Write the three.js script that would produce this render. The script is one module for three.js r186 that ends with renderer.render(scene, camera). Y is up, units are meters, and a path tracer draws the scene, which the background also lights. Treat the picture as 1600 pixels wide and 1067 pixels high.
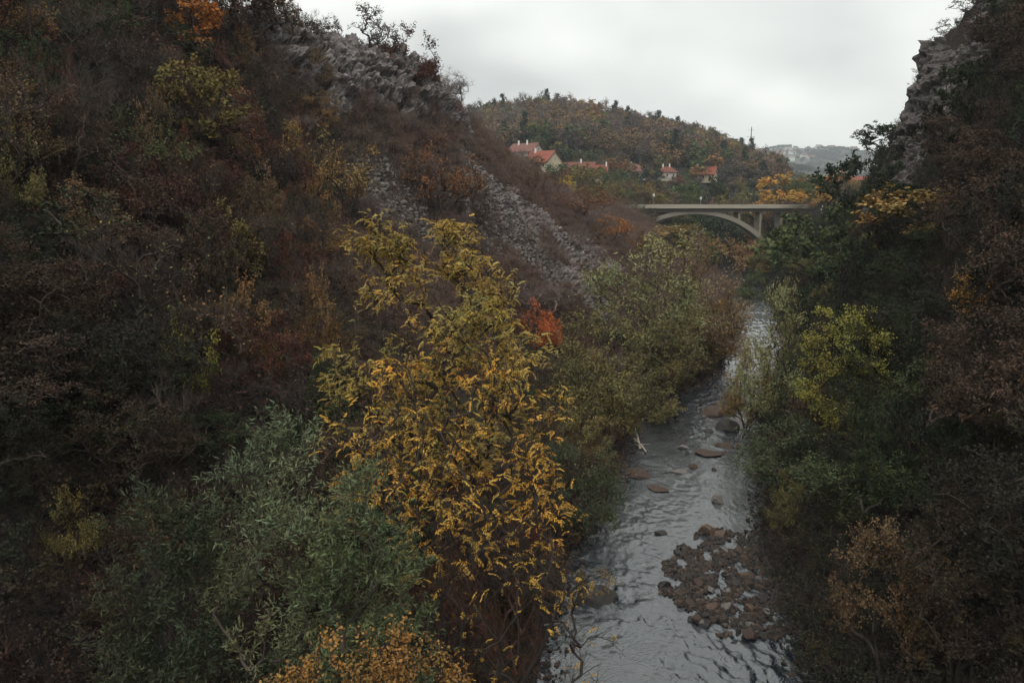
import * as THREE from 'three';
import { ImprovedNoise } from 'three/addons/math/ImprovedNoise.js';
import { mergeGeometries, toCreasedNormals } from 'three/addons/utils/BufferGeometryUtils.js';

// ------------------------------------------------------------------ camera, sky, sun, exposure
const scene = new THREE.Scene();
const CAM_H = 22, PITCH = 10.5 * Math.PI / 180, FOCAL = 1208;           // eye above the river, tilt, focal length of the 1600 px wide photograph
const camera = new THREE.PerspectiveCamera(2 * Math.atan(533.5 / FOCAL) * 180 / Math.PI, 1600 / 1067, 0.1, 9000);
camera.position.set(0, CAM_H, 0);
camera.rotation.set(-PITCH, 0, 0);
const renderer = new THREE.WebGLRenderer({ antialias: true });
renderer.toneMapping = THREE.LinearToneMapping;
renderer.toneMappingExposure = 0.84;
renderer.shadowMap.enabled = true;

const noise3 = new ImprovedNoise();
function fbm(x, y, z = 0, oct = 4) { let a = 1, s = 0, n = 0; for (let i = 0; i < oct; i++) { s += a * noise3.noise(x, y, z + i * 7.3); n += a; a *= 0.5; x *= 2.03; y *= 2.03; z *= 2.03; } return s / n; }
const clamp = (x, a = 0, b = 1) => Math.min(b, Math.max(a, x));
const mix = (a, b, t) => a + (b - a) * t;
const sstep = (a, b, x) => { const t = clamp((x - a) / (b - a)); return t * t * (3 - 2 * t); };
function rng(seed) { let s = seed >>> 0; return () => { s = (s + 0x6d2b79f5) | 0; let t = Math.imul(s ^ (s >>> 15), 1 | s); t = (t + Math.imul(t ^ (t >>> 7), 61 | t)) ^ t; return ((t ^ (t >>> 14)) >>> 0) / 4294967296; }; }

const SKY = { horizon: 1.12, zenith: 1.9 };
{
  const w = 512, h = 256, data = new Float32Array(w * h * 4);
  for (let j = 0; j < h; j++) for (let i = 0; i < w; i++) {
    const el = ((j + 0.5) / h - 0.5) * Math.PI, az = ((i + 0.5) / w - 0.5) * 2 * Math.PI;
    const y = Math.sin(el), cx = Math.cos(el) * Math.cos(az), cz = Math.cos(el) * Math.sin(az);
    const k = 1 / (Math.max(y, 0) + 0.22);
    const n = fbm(cx * k * 1.2 + 3.1, cz * k * 1.2, 1.7, 5), n2 = fbm(cx * k * 0.6 + 9, cz * k * 0.6, 5.2, 3);
    let L = mix(SKY.horizon, SKY.zenith, Math.pow(clamp(y), 0.8));
    const shade = clamp(0.5 + 1.1 * n + 0.9 * n2);                       // thicker and thinner cloud
    L *= 1 + 0.60 * (shade - 0.62) * sstep(-0.02, 0.14, y);
    const o = (j * w + i) * 4, t = clamp(shade);
    data[o] = L * mix(0.965, 1.0, t); data[o + 1] = L * mix(1.0, 1.005, t); data[o + 2] = L * mix(0.99, 0.935, t); data[o + 3] = 1;
  }
  const sky = new THREE.DataTexture(data, w, h, THREE.RGBAFormat, THREE.FloatType);
  sky.mapping = THREE.EquirectangularReflectionMapping; sky.magFilter = THREE.LinearFilter; sky.minFilter = THREE.LinearFilter; sky.needsUpdate = true;
  scene.background = sky; scene.environment = sky; scene.environmentIntensity = 1;
}
const sun = new THREE.DirectionalLight(new THREE.Color().setRGB(1, 0.95, 0.88), 0.9);
sun.position.set(-60, 230, 120); sun.target.position.set(20, 0, -110);
sun.castShadow = true; sun.shadow.radius = 40; sun.shadow.mapSize.set(2048, 2048);
Object.assign(sun.shadow.camera, { left: -250, right: 250, top: 250, bottom: -250, near: 1, far: 900 });
scene.add(sun, sun.target);
scene.fog = new THREE.FogExp2(new THREE.Color().setRGB(0.80, 0.88, 0.95), 0.00019);

// ------------------------------------------------------------------ names, things, parts
const used = new Map();
function numbered(n) { const k = used.get(n) ?? 0; used.set(n, k + 1); return k ? `${n}_${String(k).padStart(3, '0')}` : n; }
function tag(o, label, category, group) { o.userData.label = label; o.userData.category = category; if (group) o.userData.group = group; return o; }
function thing(name, label, category, pos = [0, 0, 0], turn = 0, group) { const o = new THREE.Group(); o.name = numbered(name); o.position.set(...pos); o.rotation.y = turn; tag(o, label, category, group); scene.add(o); return o; }
function part(name, geo, mat, parent) { const m = new THREE.Mesh(geo, mat); m.name = name; m.castShadow = m.receiveShadow = true; parent.add(m); return m; }
function single(name, geo, mat, label, category, group) { const m = new THREE.Mesh(geo, mat); m.name = numbered(name); m.castShadow = m.receiveShadow = true; scene.add(m); return tag(m, label, category, group); }
function structure(name, geo, mat) { const m = new THREE.Mesh(geo, mat); m.name = name; m.userData.kind = 'structure'; m.castShadow = m.receiveShadow = true; scene.add(m); return m; }
const col = (r, g, b) => new THREE.Color().setRGB(r, g, b);
const mat = (c, rough = 0.9, more = {}) => new THREE.MeshStandardMaterial({ color: c, roughness: rough, ...more });

// a point of the photograph (1600 x 1067) as a direction, and the place where that line of sight is d metres out or meets the ground
function ray(u, v) { const a = (u - 800) / FOCAL, b = -(v - 533.5) / FOCAL, c = Math.cos(PITCH), s = Math.sin(PITCH); return { x: a, y: b * c - s, z: -c - b * s }; }
function out(u, v, d) { const r = ray(u, v), t = d / -r.z; return { x: r.x * t, y: CAM_H + r.y * t, z: -d, px: t / FOCAL }; }    // px: metres per photo pixel there
function hit(u, v, from = 8, to = 3500) {
  const r = ray(u, v); let last = from;
  for (let d = from; d < to; d += Math.max(0.4, d * 0.006)) {
    const t = d / -r.z;
    if (CAM_H + r.y * t < ground(r.x * t, -d)) { let a = last, b = d; for (let i = 0; i < 12; i++) { const m = (a + b) / 2, q = m / -r.z; (CAM_H + r.y * q < ground(r.x * q, -m)) ? b = m : a = m; } return out(u, v, b); }
    last = d;
  }
  return null;
}

// ------------------------------------------------------------------ the terrain
function table(rows) { return (x) => { if (x <= rows[0][0]) return rows[0][1]; for (let i = 1; i < rows.length; i++) if (x < rows[i][0]) { const a = rows[i - 1], b = rows[i], t = (x - a[0]) / (b[0] - a[0]); return mix(a[1], b[1], t * t * (3 - 2 * t) * 0.35 + t * 0.65); } return rows[rows.length - 1][1]; }; }
const riverX = table([[-120, -22], [-40, -4], [0, 1.5], [20, 5], [32, 7.6], [45, 9.6], [54, 12.8], [66, 16], [77, 19.2], [84, 23.5], [92, 28.5], [106, 34.4], [126, 40.6], [148, 47.4], [190, 58], [240, 66], [300, 78], [420, 112], [600, 170]]);
const riverW = table([[-40, 7], [20, 6.6], [32, 6.3], [54, 5.6], [77, 6], [92, 4.6], [126, 4.4], [148, 4], [240, 4.2]]);   // half width
const crestLX = table([[-60, -58], [0, -60], [30, -62], [60, -56], [70, -51], [85, -34], [95, -21], [105, -14.5], [113, -12], [120, -10.5], [140, -8], [165, -1], [185, 7], [210, 20], [235, 34], [260, 44], [320, 56]]);
const crestLH = table([[-60, 58], [30, 62], [60, 58], [70, 54], [85, 42.5], [95, 38.6], [105, 39], [113, 38.6], [120, 37.5], [140, 35.5], [165, 29.5], [185, 25], [210, 20.6], [235, 18.8], [270, 18]]);
const profL = table([[0, 1.1], [60, 1.15], [80, 1.45], [100, 1.8], [115, 1.75], [140, 1.35], [185, 1.0], [240, 0.8]]);
const crestRX = table([[-60, 34], [0, 38], [30, 41], [60, 46], [85, 55], [98, 59.5], [105, 59], [112, 57], [118, 59], [130, 65], [145, 71], [170, 80], [200, 86], [235, 92], [260, 100], [320, 115]]);
const crestRH = table([[-60, 48], [30, 52], [60, 53], [85, 53], [98, 50], [105, 47], [112, 41.5], [118, 34.5], [130, 29.5], [145, 25.5], [170, 21], [200, 19.6], [235, 19], [270, 18]]);
const profR = table([[0, 1.3], [60, 1.45], [85, 1.5], [112, 1.7], [130, 1.5], [150, 1.2], [240, 0.8]]);
const ridgeH = table([[-0.6, 70], [-0.05, 73], [0, 76], [0.033, 79], [0.081, 76], [0.13, 71], [0.18, 65], [0.228, 59], [0.269, 51], [0.305, 44], [0.326, 39], [0.4, 31], [0.5, 26], [0.8, 40]]);
function gorge(x, d) {
  const c = riverX(d), w = riverW(d);
  const e = Math.abs(x - c) - w;
  if (e < 0) return -0.9 * (1 - Math.pow(1 + e / w, 2)) - 0.12;
  const left = x < c, s = e, D = left ? c - w - crestLX(d) : crestRX(d) - c - w, hc = left ? crestLH(d) : crestRH(d), t = s / D;
  const bank = -0.12 + 1.1 * sstep(0, 1.6, s);
  if (t < 1) return bank + (hc - 1) * Math.pow(t, left ? profL(d) : profR(d));
  return bank + hc - 1 + Math.min(s - D, 60) * (left ? 0.1 : 0.12) * sstep(0, 20, s - D);
}
function valley(x, d) {
  const a = x / Math.max(d, 1), R = ridgeH(a);
  const t = clamp((d - 300) / 260);
  let h = 18 + (R - 18) * Math.pow(t, 0.85);
  if (d > 560) h = mix(R, 20, sstep(560, 900, d));
  const m = sstep(1000, 1550, d), f = sstep(1700, 2900, d);
  h += m * (1 - sstep(1700, 2100, d) * 0.5) * (38 + 34 * fbm(x / 420 + 4.4, d / 900, 2.2, 4) + 26 * sstep(0.52, 0.34, a));
  h += f * (128 + 60 * fbm(x / 520 + 1.3, d / 1400, 8.1, 4));
  return h;
}
function ground(x, z) {
  const d = -z;
  const w = sstep(238, 300, d);
  let h = w < 1 ? mix(gorge(x, d), w > 0 ? valley(x, d) : 0, w) : valley(x, d);
  const e = Math.abs(x - riverX(d)) - riverW(d);
  if (w > 0 && d < 420) h = mix(h, Math.min(h, e < 0 ? -0.9 : -0.1 + e * 0.8), 1 - sstep(330, 420, d));
  const k = sstep(0.5, 9, e);
  if (k > 0 && d < 700) h += k * (1.5 * fbm(x / 11, z / 11, 3, 3) + 0.55 * fbm(x / 2.4, z / 2.4, 6, 3) * sstep(260, 120, d));
  else if (d >= 700) h += 6 * fbm(x / 70, z / 70, 3, 3);
  return h;
}
const canvasTexture = (w, paint, srgb = true) => { const data = new Uint8Array(w * w * 4); for (let j = 0; j < w; j++) for (let i = 0; i < w; i++) { const c = paint(i / w, j / w), o = (j * w + i) * 4; data[o] = clamp(c[0]) * 255; data[o + 1] = clamp(c[1]) * 255; data[o + 2] = clamp(c[2]) * 255; data[o + 3] = 255; } const t = new THREE.DataTexture(data, w, w); t.wrapS = t.wrapT = THREE.RepeatWrapping; t.magFilter = THREE.LinearFilter; t.minFilter = THREE.LinearMipmapLinearFilter; if (srgb) t.colorSpace = THREE.SRGBColorSpace; t.needsUpdate = true; return t; };
// noise on a torus, so that a texture repeats without seams
const tile = (u, v, f, z = 0, oct = 4) => { const A = u * 2 * Math.PI, B = v * 2 * Math.PI, r = f / (2 * Math.PI); let s = 0, n = 0, a = 1, k = 1; for (let i = 0; i < oct; i++) { s += a * noise3.noise(Math.cos(A) * r * k + 11 + z, Math.sin(A) * r * k + Math.cos(B) * r * k * 1.3, Math.sin(B) * r * k + 5.5 * i + z); n += a; a *= 0.55; k *= 2; } return s / n; };
const litterTex = canvasTexture(512, (u, v) => { const a = tile(u, v, 26, 0, 4), b = tile(u, v, 9, 4, 3), g = clamp(0.62 + 0.75 * a + 0.35 * b, 0.15, 1); return [g, g * (0.93 + 0.12 * b), g * (0.9 - 0.12 * a)]; });
const litterBump = canvasTexture(512, (u, v) => { const g = 0.5 + 0.9 * tile(u, v, 30, 2, 4); return [g, g, g]; }, false);
const groundMat = new THREE.MeshStandardMaterial({ roughness: 1, vertexColors: true, map: litterTex, bumpMap: litterBump, bumpScale: 0.25 });
// bare stony places of the left spur, as patches on the ground: [x, z, radius]
const screeSpots = [];
{
  for (const [u, v, r] of [[590, 305, 5], [640, 325, 4], [770, 300, 6], [800, 330, 6], [740, 345, 6], [840, 345, 6], [870, 375, 5], [905, 400, 6], [940, 420, 5], [900, 440, 5], [860, 430, 5], [800, 380, 5], [930, 470, 4]]) { const p = hit(u, v); if (p) screeSpots.push([p.x, p.z, r]); }
}
const stony = (x, z) => { let s = 0; for (const [a, b, r] of screeSpots) s = Math.max(s, 1 - Math.hypot(x - a, z - b) / r); return s > 0 ? clamp(sstep(0.0, 0.5, s + 0.75 * fbm(x / 3.4, z / 3.4, 9, 4) - 0.05)) : 0; };
const meadow = (x, z) => { const d = -z, a = x / d; return sstep(434, 441, d) * sstep(468, 458, d) * sstep(0.245, 0.262, a) * sstep(0.42, 0.38, a); };
{
  const radii = [0]; for (let r = 3; r < 4200; r *= r < 30 ? 1.035 : r < 320 ? 1.013 : 1.024) radii.push(r);
  const angles = []; for (let a = -42; a <= 42.01; a += a > -38 && a < 36 ? 0.22 : 0.5) angles.push(a * Math.PI / 180);
  for (let a = 47; a < 317; a += 6) angles.push(a * Math.PI / 180);
  const pos = [], uv = [], colr = [], idx = [], nA = angles.length;
  for (let j = 0; j < radii.length; j++) for (let i = 0; i < nA; i++) {
    const r = radii[j], x = r * Math.sin(angles[i]), z = -r * Math.cos(angles[i]), y = ground(x, z), d = -z;
    pos.push(x, y, z); const sd = d < 330 ? (x < riverX(d) ? -0.75 : 0.9) * y : 0; uv.push((x + sd) / 5, z / 5);
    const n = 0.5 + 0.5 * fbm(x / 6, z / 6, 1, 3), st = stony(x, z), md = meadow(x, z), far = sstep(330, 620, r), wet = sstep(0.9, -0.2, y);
    const paintedVignette = sstep(-0.15, -0.45, x / Math.max(d, 1)); let c = [mix(0.055, 0.105, n), mix(0.038, 0.066, n), mix(0.030, 0.047, n)].map((q) => q * (1 - 0.4 * paintedVignette));  // lens vignette painted into the ground colour, darker towards the left
    c = c.map((q, k) => mix(q, [0.165, 0.132, 0.124][k] * mix(0.75, 1.1, n), st));
    c = c.map((q, k) => mix(q, [0.10, 0.15, 0.05][k], md));
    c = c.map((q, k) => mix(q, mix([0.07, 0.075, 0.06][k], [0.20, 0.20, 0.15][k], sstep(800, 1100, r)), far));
    c = c.map((q, k) => mix(q, [0.035, 0.030, 0.026][k], wet * (r < 330 ? 1 : 0)));
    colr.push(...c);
    if (j && true) { const a = (j - 1) * nA + i, b = (j - 1) * nA + (i + 1) % nA, e = j * nA + i, f = j * nA + (i + 1) % nA; if (j > 1) idx.push(a, b, e); idx.push(b, f, e); }
  }
  const g = new THREE.BufferGeometry(); g.setAttribute('position', new THREE.Float32BufferAttribute(pos, 3)); g.setAttribute('uv', new THREE.Float32BufferAttribute(uv, 2)); g.setAttribute('color', new THREE.Float32BufferAttribute(colr, 3)); g.setIndex(idx); g.computeVertexNormals();
  structure('ground', g, groundMat);
}

// ------------------------------------------------------------------ the river
{
  const rows = []; for (let d = -60; d < 30; d += 6) rows.push(d); for (let d = 22; d < 340; d += Math.max(0.14, (d - 20) * 0.005)) rows.push(d);
  rows.sort((a, b) => a - b);
  const N = 120, pos = [], uv = [], idx = [];
  rows.forEach((d, j) => { for (let i = 0; i <= N; i++) {
    const c = riverX(d), w = riverW(d) + 1.2, x = c + (i / N * 2 - 1) * w, calm = clamp(sstep(42, 50, d) * sstep(74, 60, d) * sstep(-3.5, 1.5, x - c) + sstep(0.1, 0.3, fbm(x / 4, d / 7, 15, 2))), fast = clamp(0.5 + 1.3 * fbm(x / 5, d / 9, 3, 2) + 0.6 * sstep(47, 34, d) + 0.5 * sstep(80, 95, d)) * (1 - 0.85 * calm);
    const y = 0.17 * fast * fbm(x / 0.8 + 3, d / 1.3, 2, 2) + 0.085 * (0.25 + fast) * fbm(x / 0.33, d / 0.5, 7, 2) + (0.02 + 0.11 * fast) * fbm(x / 2.6, d / 2.4, 4, 2);
    pos.push(x, y, -d); uv.push(x / 4, d / 4);
    if (j && i) { const a = (j - 1) * (N + 1) + i - 1, b = a + 1, e = a + N + 1, f = e + 1; idx.push(a, b, e, b, f, e); }
  } });
  const g = new THREE.BufferGeometry(); g.setAttribute('position', new THREE.Float32BufferAttribute(pos, 3)); g.setAttribute('uv', new THREE.Float32BufferAttribute(uv, 2)); g.setIndex(idx); g.computeVertexNormals();
  const ripple = canvasTexture(512, (u, v) => { const a = tile(u, v, 14, 1, 4), b = tile(u, v, 34, 6, 3), q = 0.5 + 0.7 * (1 - Math.abs(a) * 2.2 - 0.5) * 0.6 + 0.35 * b; return [q, q, q]; }, false);
  structure('river', g, new THREE.MeshPhysicalMaterial({ color: col(0.012, 0.017, 0.024), roughness: 0.05, ior: 1.95, specularIntensity: 1, clearcoat: 0.7, clearcoatRoughness: 0.05, bumpMap: ripple, bumpScale: 0.05 }));
}

// ------------------------------------------------------------------ plants: a skeleton grown towards twig tips, leaves round the tips
const V = (x, y, z) => new THREE.Vector3(x, y, z);
class Shape {                                                            // collects triangles with a colour per corner
  constructor() { this.p = []; this.c = []; this.i = []; }
  vert(x, y, z, c) { this.p.push(x, y, z); if (c) this.c.push(c[0], c[1], c[2]); return this.p.length / 3 - 1; }
  leaf(o, dir, side, len, wid, c, fold = 0.12) {                          // a folded, pointed leaf of four corners
    const n = V().crossVectors(dir, side), a = this.vert(o.x, o.y, o.z, c), m = o.clone().addScaledVector(dir, len * 0.45);
    const l = m.clone().addScaledVector(side, wid / 2).addScaledVector(n, wid * fold), r = m.clone().addScaledVector(side, -wid / 2).addScaledVector(n, wid * fold), t = o.clone().addScaledVector(dir, len);
    const b = this.vert(l.x, l.y, l.z, c), d = this.vert(r.x, r.y, r.z, c), e = this.vert(t.x, t.y, t.z, c);
    this.i.push(a, d, b, b, d, e);
  }
  prism(a, b, ra, rb, sides, c) {
    const d = b.clone().sub(a); if (d.lengthSq() < 1e-8) return; d.normalize();
    const u = V(Math.abs(d.y) > 0.9 ? 1 : 0, Math.abs(d.y) > 0.9 ? 0 : 1, 0).cross(d).normalize(), w = V().crossVectors(d, u), k = this.p.length / 3;
    for (const [q, r] of [[a, ra], [b, rb]]) for (let s = 0; s < sides; s++) { const t = s / sides * 2 * Math.PI, cu = Math.cos(t) * r, sw = Math.sin(t) * r; this.vert(q.x + u.x * cu + w.x * sw, q.y + u.y * cu + w.y * sw, q.z + u.z * cu + w.z * sw, c); }
    for (let s = 0; s < sides; s++) { const s2 = (s + 1) % sides; this.i.push(k + s, k + s2, k + sides + s, k + s2, k + sides + s2, k + sides + s); }
  }
  build(smooth = false) { const g = new THREE.BufferGeometry(); g.setAttribute('position', new THREE.Float32BufferAttribute(this.p, 3)); if (this.c.length) g.setAttribute('color', new THREE.Float32BufferAttribute(this.c, 3)); g.setIndex(this.i); if (smooth) g.computeVertexNormals(); return g; }
}
function randomDir(R) { const z = R() * 2 - 1, a = R() * 6.2832, r = Math.sqrt(1 - z * z); return V(r * Math.cos(a), z, r * Math.sin(a)); }
// tips: where twigs end; stems: starting poles
function skeleton(R, tips, stems, o) {
  const nodes = [];
  for (const s of stems) { let parent = -1; s.forEach((p) => { nodes.push({ p, parent, n: 0 }); parent = nodes.length - 1; }); }
  const seg = o.seg ?? 0.6, root = stems[0][0];
  tips.sort((a, b) => a.distanceToSquared(root) - b.distanceToSquared(root));
  const ends = [];
  for (const t of tips) {
    let best = 0, bc = 1e9;
    for (let i = 0; i < nodes.length; i++) { const q = nodes[i].p, dx = t.x - q.x, dy = t.y - q.y, dz = t.z - q.z, L = Math.sqrt(dx * dx + dy * dy + dz * dz) + 1e-6, c = L * (1 + (o.rise ?? 1.2) * Math.max(0, 0.55 - dy / L)); if (c < bc) { bc = c; best = i; } }
    const a = nodes[best].p, L = a.distanceTo(t), n = Math.max(1, Math.ceil(L / seg)), up = (o.arch ?? 0.16) * L; let parent = best;
    for (let k = 1; k <= n; k++) { const f = k / n, w = Math.sin(f * Math.PI), p = a.clone().lerp(t, f); p.y += w * up; if (k < n) p.addScaledVector(randomDir(R), seg * (o.gnarl ?? 0.16)); nodes.push({ p, parent, n: 0 }); parent = nodes.length - 1; }
    ends.push(parent);
  }
  for (const e of ends) for (let i = e; i >= 0; i = nodes[i].parent) nodes[i].n++;
  return { nodes, ends };
}
function grow(o) {
  const R = rng(o.seed), H = o.h, tips = [];
  const clumps = []; for (let i = 0; i < o.clumps; i++) { let f, p; do { p = o.shape(R); f = p.y; } while (f < 0); clumps.push(p); }
  for (let i = 0; i < o.tips; i++) { const c = clumps[i % clumps.length]; const t = c.clone().add(V((R() + R() - 1) * o.spread, (R() + R() - 1) * o.spread * 0.75, (R() + R() - 1) * o.spread)); t.y = Math.max(t.y, H * 0.03); t.tone = c.tone ??= 0.72 + 0.55 * R(); t.hue = c.hue ??= R() - 0.5; tips.push(t); }
  const stems = [];
  for (let s = 0; s < (o.stems ?? 1); s++) { const a = R() * 6.28, sp = (o.stems ?? 1) > 1 ? o.stemSpread ?? 0.3 : 0, bx = Math.cos(a) * sp, bz = Math.sin(a) * sp, hh = (o.trunk ?? 0.4) * H * (0.8 + 0.4 * R()), lean = (o.lean ?? 0.1) * hh, n = 5, st = []; for (let k = 0; k <= n; k++) { const f = k / n; st.push(V(bx * (1 + f * (o.stems > 1 ? 1.6 : 0)) + Math.cos(a) * lean * f * f + (R() - 0.5) * 0.05 * H * f * (1 - f * 0.5), k ? hh * f : -0.7, bz * (1 + f * (o.stems > 1 ? 1.6 : 0)) + Math.sin(a) * lean * f * f + (R() - 0.5) * 0.05 * H * f)); } stems.push(st); }
  const { nodes, ends } = skeleton(R, tips, stems, o);
  const wood = new Shape(), leaves = new Shape(), fronds = [];
  const r0 = o.twig ?? 0.012, pw = o.thick ?? 0.46, rad = (n) => r0 * Math.pow(Math.max(n, 1), pw);
  nodes.forEach((q) => { if (q.parent < 0 || q.n === 0) return; const a = nodes[q.parent], rb = rad(q.n), ra = a.parent < 0 ? rad(a.n) * 1.35 : Math.min(rad(a.n), rb * 1.5), g = 0.8 + 0.4 * R(); wood.prism(a.p, q.p, ra, rb * (q.n === 1 ? 0.75 : 1), rb > 0.05 ? 6 : rb > 0.025 ? 4 : 3, [g, g, g]); });
  const D = V(), S = V();
  for (const e of ends) {
    const tip = nodes[e].p, from = nodes[nodes[e].parent]?.p ?? tip, dir = tip.clone().sub(from).normalize(), t = tips[ends.indexOf(e)] ?? tips[0];
    const bits = [[from, tip]];
    for (let k = 0; k < (o.twigs ?? 0); k++) { const q = from.clone().lerp(tip, R()), d = randomDir(R).multiplyScalar(0.75).add(dir).add(V(0, o.twigUp ?? 0.5, 0)).normalize(), e2 = q.clone().addScaledVector(d, (o.twigLen ?? 0.4) * (0.5 + R())), g = 0.75 + 0.5 * R(); wood.prism(q, e2, r0 * 0.6, r0 * 0.3, 3, [g, g, g]); bits.push([q, e2]); }
    for (let k = 0; k < (o.leaves ?? 0); k++) {
      const b = bits[Math.floor(R() * bits.length)], p = b[0].clone().lerp(b[1], Math.pow(R(), 0.6)).addScaledVector(randomDir(R), (o.fuzz ?? 0.2) * R());
      D.copy(randomDir(R)).addScaledVector(dir, o.along ?? 0.4); D.y -= (o.droop ?? 0.3); D.normalize();
      S.copy(randomDir(R)); S.addScaledVector(D, -S.dot(D)); if (S.lengthSq() < 1e-4) S.set(D.z, 0, -D.x); S.normalize();
      const L = t.tone * (0.72 + 0.56 * R()), h = t.hue * 0.5 + (R() - 0.5) * 0.35, sz = o.leaf * (0.65 + 0.7 * R());
      leaves.leaf(p, D, S, sz, sz * (o.aspect ?? 0.6), [L * (1 + 0.35 * h), L * (1 - 0.1 * h), L * (1 - 0.4 * h)]);
    }
    fronds.push({ tip, dir, tone: t.tone, hue: t.hue });
  }
  const rs = [], hs = [], src = leaves.p.length > 3000 ? leaves.p : wood.p; for (let i = 0; i < src.length; i += 3) { hs.push(src[i + 1]); rs.push(Math.hypot(src[i], src[i + 2])); }
  rs.sort((a, b) => a - b); hs.sort((a, b) => a - b); const h = hs[Math.floor(hs.length * 0.975)];
  return { wood: wood.build(true), leaves: leaves.p.length ? leaves.build() : null, h, r: rs[Math.floor(rs.length * 0.87)] || 1, fronds };
}
const ball = (H, r, lo, hi, hollow = 0.55) => (R) => { const d = randomDir(R).multiplyScalar(hollow + (1 - hollow) * Math.cbrt(R())); return V(d.x * r, (lo + hi) / 2 * H + d.y * (hi - lo) / 2 * H, d.z * r); };
const dome = (H, r, lo) => (R) => { const d = randomDir(R).multiplyScalar(0.5 + 0.5 * Math.cbrt(R())); return V(d.x * r, (d.y < 0 ? mix(lo + 0.18, lo, -d.y) : mix(lo + 0.18, 1, d.y)) * H, d.z * r); };
const fan = (H, r, lo) => (R) => { const a = R() * 6.28, q = Math.sqrt(R()), y = lo + (1 - lo) * Math.pow(R(), 0.7) * (1 - 0.35 * q * q); return V(Math.cos(a) * q * r * (0.4 + 0.6 * y), y * H, Math.sin(a) * q * r * (0.4 + 0.6 * y)); };
const cone = (H, r, lo) => (R) => { const y = lo + (1 - lo) * R() * 0.98, q = Math.sqrt(0.3 + 0.7 * R()) * (1 - (y - lo) / (1 - lo)) * r + 0.1, a = R() * 6.28; return V(Math.cos(a) * q, y * H, Math.sin(a) * q); };
const RECIPES = {
  broadleaf: (s) => ({ h: 9, shape: ball(9, 3.4, 0.28, 0.98), clumps: 26, tips: 200, spread: 1.3, trunk: 0.38, leaves: 20, leaf: 0.30, aspect: 0.65, fuzz: 0.35, twig: 0.016, twigs: 1, seg: 0.7 }),
  spreading: (s) => ({ h: 6, shape: dome(6, 3.6, 0.35), clumps: 30, tips: 260, spread: 1.0, trunk: 0.3, stems: 3, stemSpread: 0.35, lean: 0.25, leaves: 9, leaf: 0.20, aspect: 0.55, fuzz: 0.25, twig: 0.014, twigs: 3, twigLen: 0.5, seg: 0.5 }),
  sparse: (s) => ({ h: 8, shape: ball(8, 2.0, 0.2, 1), clumps: 22, tips: 150, spread: 0.9, trunk: 0.5, leaves: 7, leaf: 0.22, aspect: 0.7, fuzz: 0.25, twig: 0.014, twigs: 3, twigLen: 0.6, seg: 0.6 }),
  bare: (s) => ({ arch: 0.05, h: 7, shape: fan(7, 2.6, 0.25), clumps: 30, tips: 210, spread: 0.9, trunk: 0.35, lean: 0.15, leaves: 1, leaf: 0.12, twig: 0.012, twigs: 6, twigLen: 0.7, seg: 0.6 }),
  thicket: (s) => ({ h: 3.4, shape: fan(3.4, 1.9, 0.2), clumps: 24, tips: 150, spread: 0.6, trunk: 0.22, stems: 8, stemSpread: 0.35, lean: 0.5, leaves: 3, leaf: 0.10, fuzz: 0.12, twig: 0.008, twigs: 7, twigLen: 0.55, twigUp: 0.7, seg: 0.45 }),
  leafshrub: (s) => ({ h: 3.2, shape: dome(3.2, 1.8, 0.12), clumps: 28, tips: 210, spread: 0.7, trunk: 0.25, stems: 5, stemSpread: 0.3, lean: 0.4, leaves: 26, leaf: 0.115, aspect: 0.55, fuzz: 0.2, twig: 0.008, twigs: 2, seg: 0.4 }),
  willow: (s) => ({ h: 9, shape: dome(9, 3.6, 0.15), clumps: 34, tips: 300, spread: 1.3, trunk: 0.3, stems: 4, stemSpread: 0.5, lean: 0.35, leaves: 26, leaf: 0.26, aspect: 0.28, fuzz: 0.32, twig: 0.012, twigs: 4, twigLen: 0.8, twigUp: 0.3, seg: 0.7, droop: 0.2 }),
  birch: (s) => ({ h: 10, shape: ball(10, 2.7, 0.12, 0.99, 0.5), clumps: 60, tips: 460, spread: 0.8, trunk: 0.55, leaves: 34, leaf: 0.11, aspect: 0.7, fuzz: 0.3, twig: 0.011, twigs: 2, seg: 0.6, droop: 0.6 }),
  finetree: (s) => ({ h: 7, shape: ball(7, 2.7, 0.18, 0.98, 0.45), clumps: 44, tips: 380, spread: 0.9, trunk: 0.4, stems: 2, stemSpread: 0.3, lean: 0.2, leaves: 30, leaf: 0.115, aspect: 0.6, fuzz: 0.25, twig: 0.010, twigs: 2, twigLen: 0.4, seg: 0.5 }),
  column: (s) => ({ h: 10, shape: ball(10, 1.9, 0.1, 0.99), clumps: 30, tips: 220, spread: 0.8, trunk: 0.6, leaves: 18, leaf: 0.3, aspect: 0.5, fuzz: 0.3, twig: 0.014, twigs: 1, seg: 0.7, rise: 2.5 }),
  forest: (s) => ({ h: 11, shape: ball(11, 3.6, 0.3, 0.98), clumps: 20, tips: 110, spread: 1.5, trunk: 0.45, leaves: 9, leaf: 0.75, aspect: 0.7, fuzz: 0.5, twig: 0.03, twigs: 1, twigLen: 0.9, seg: 1.2 }),
  thin: (s) => ({ h: 12, shape: ball(12, 2.3, 0.3, 1), clumps: 18, tips: 100, spread: 1.2, trunk: 0.6, leaves: 4, leaf: 0.6, aspect: 0.5, fuzz: 0.5, twig: 0.03, twigs: 3, twigLen: 1.2, seg: 1.2 }),
  fir: (s) => ({ h: 13, shape: cone(13, 3.0, 0.1), clumps: 60, tips: 170, spread: 0.6, trunk: 0.95, leaves: 9, leaf: 0.8, aspect: 0.35, fuzz: 0.4, twig: 0.02, seg: 1.2, rise: 0, arch: -0.05, droop: 0.5 }),
};
const protos = new Map();
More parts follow.
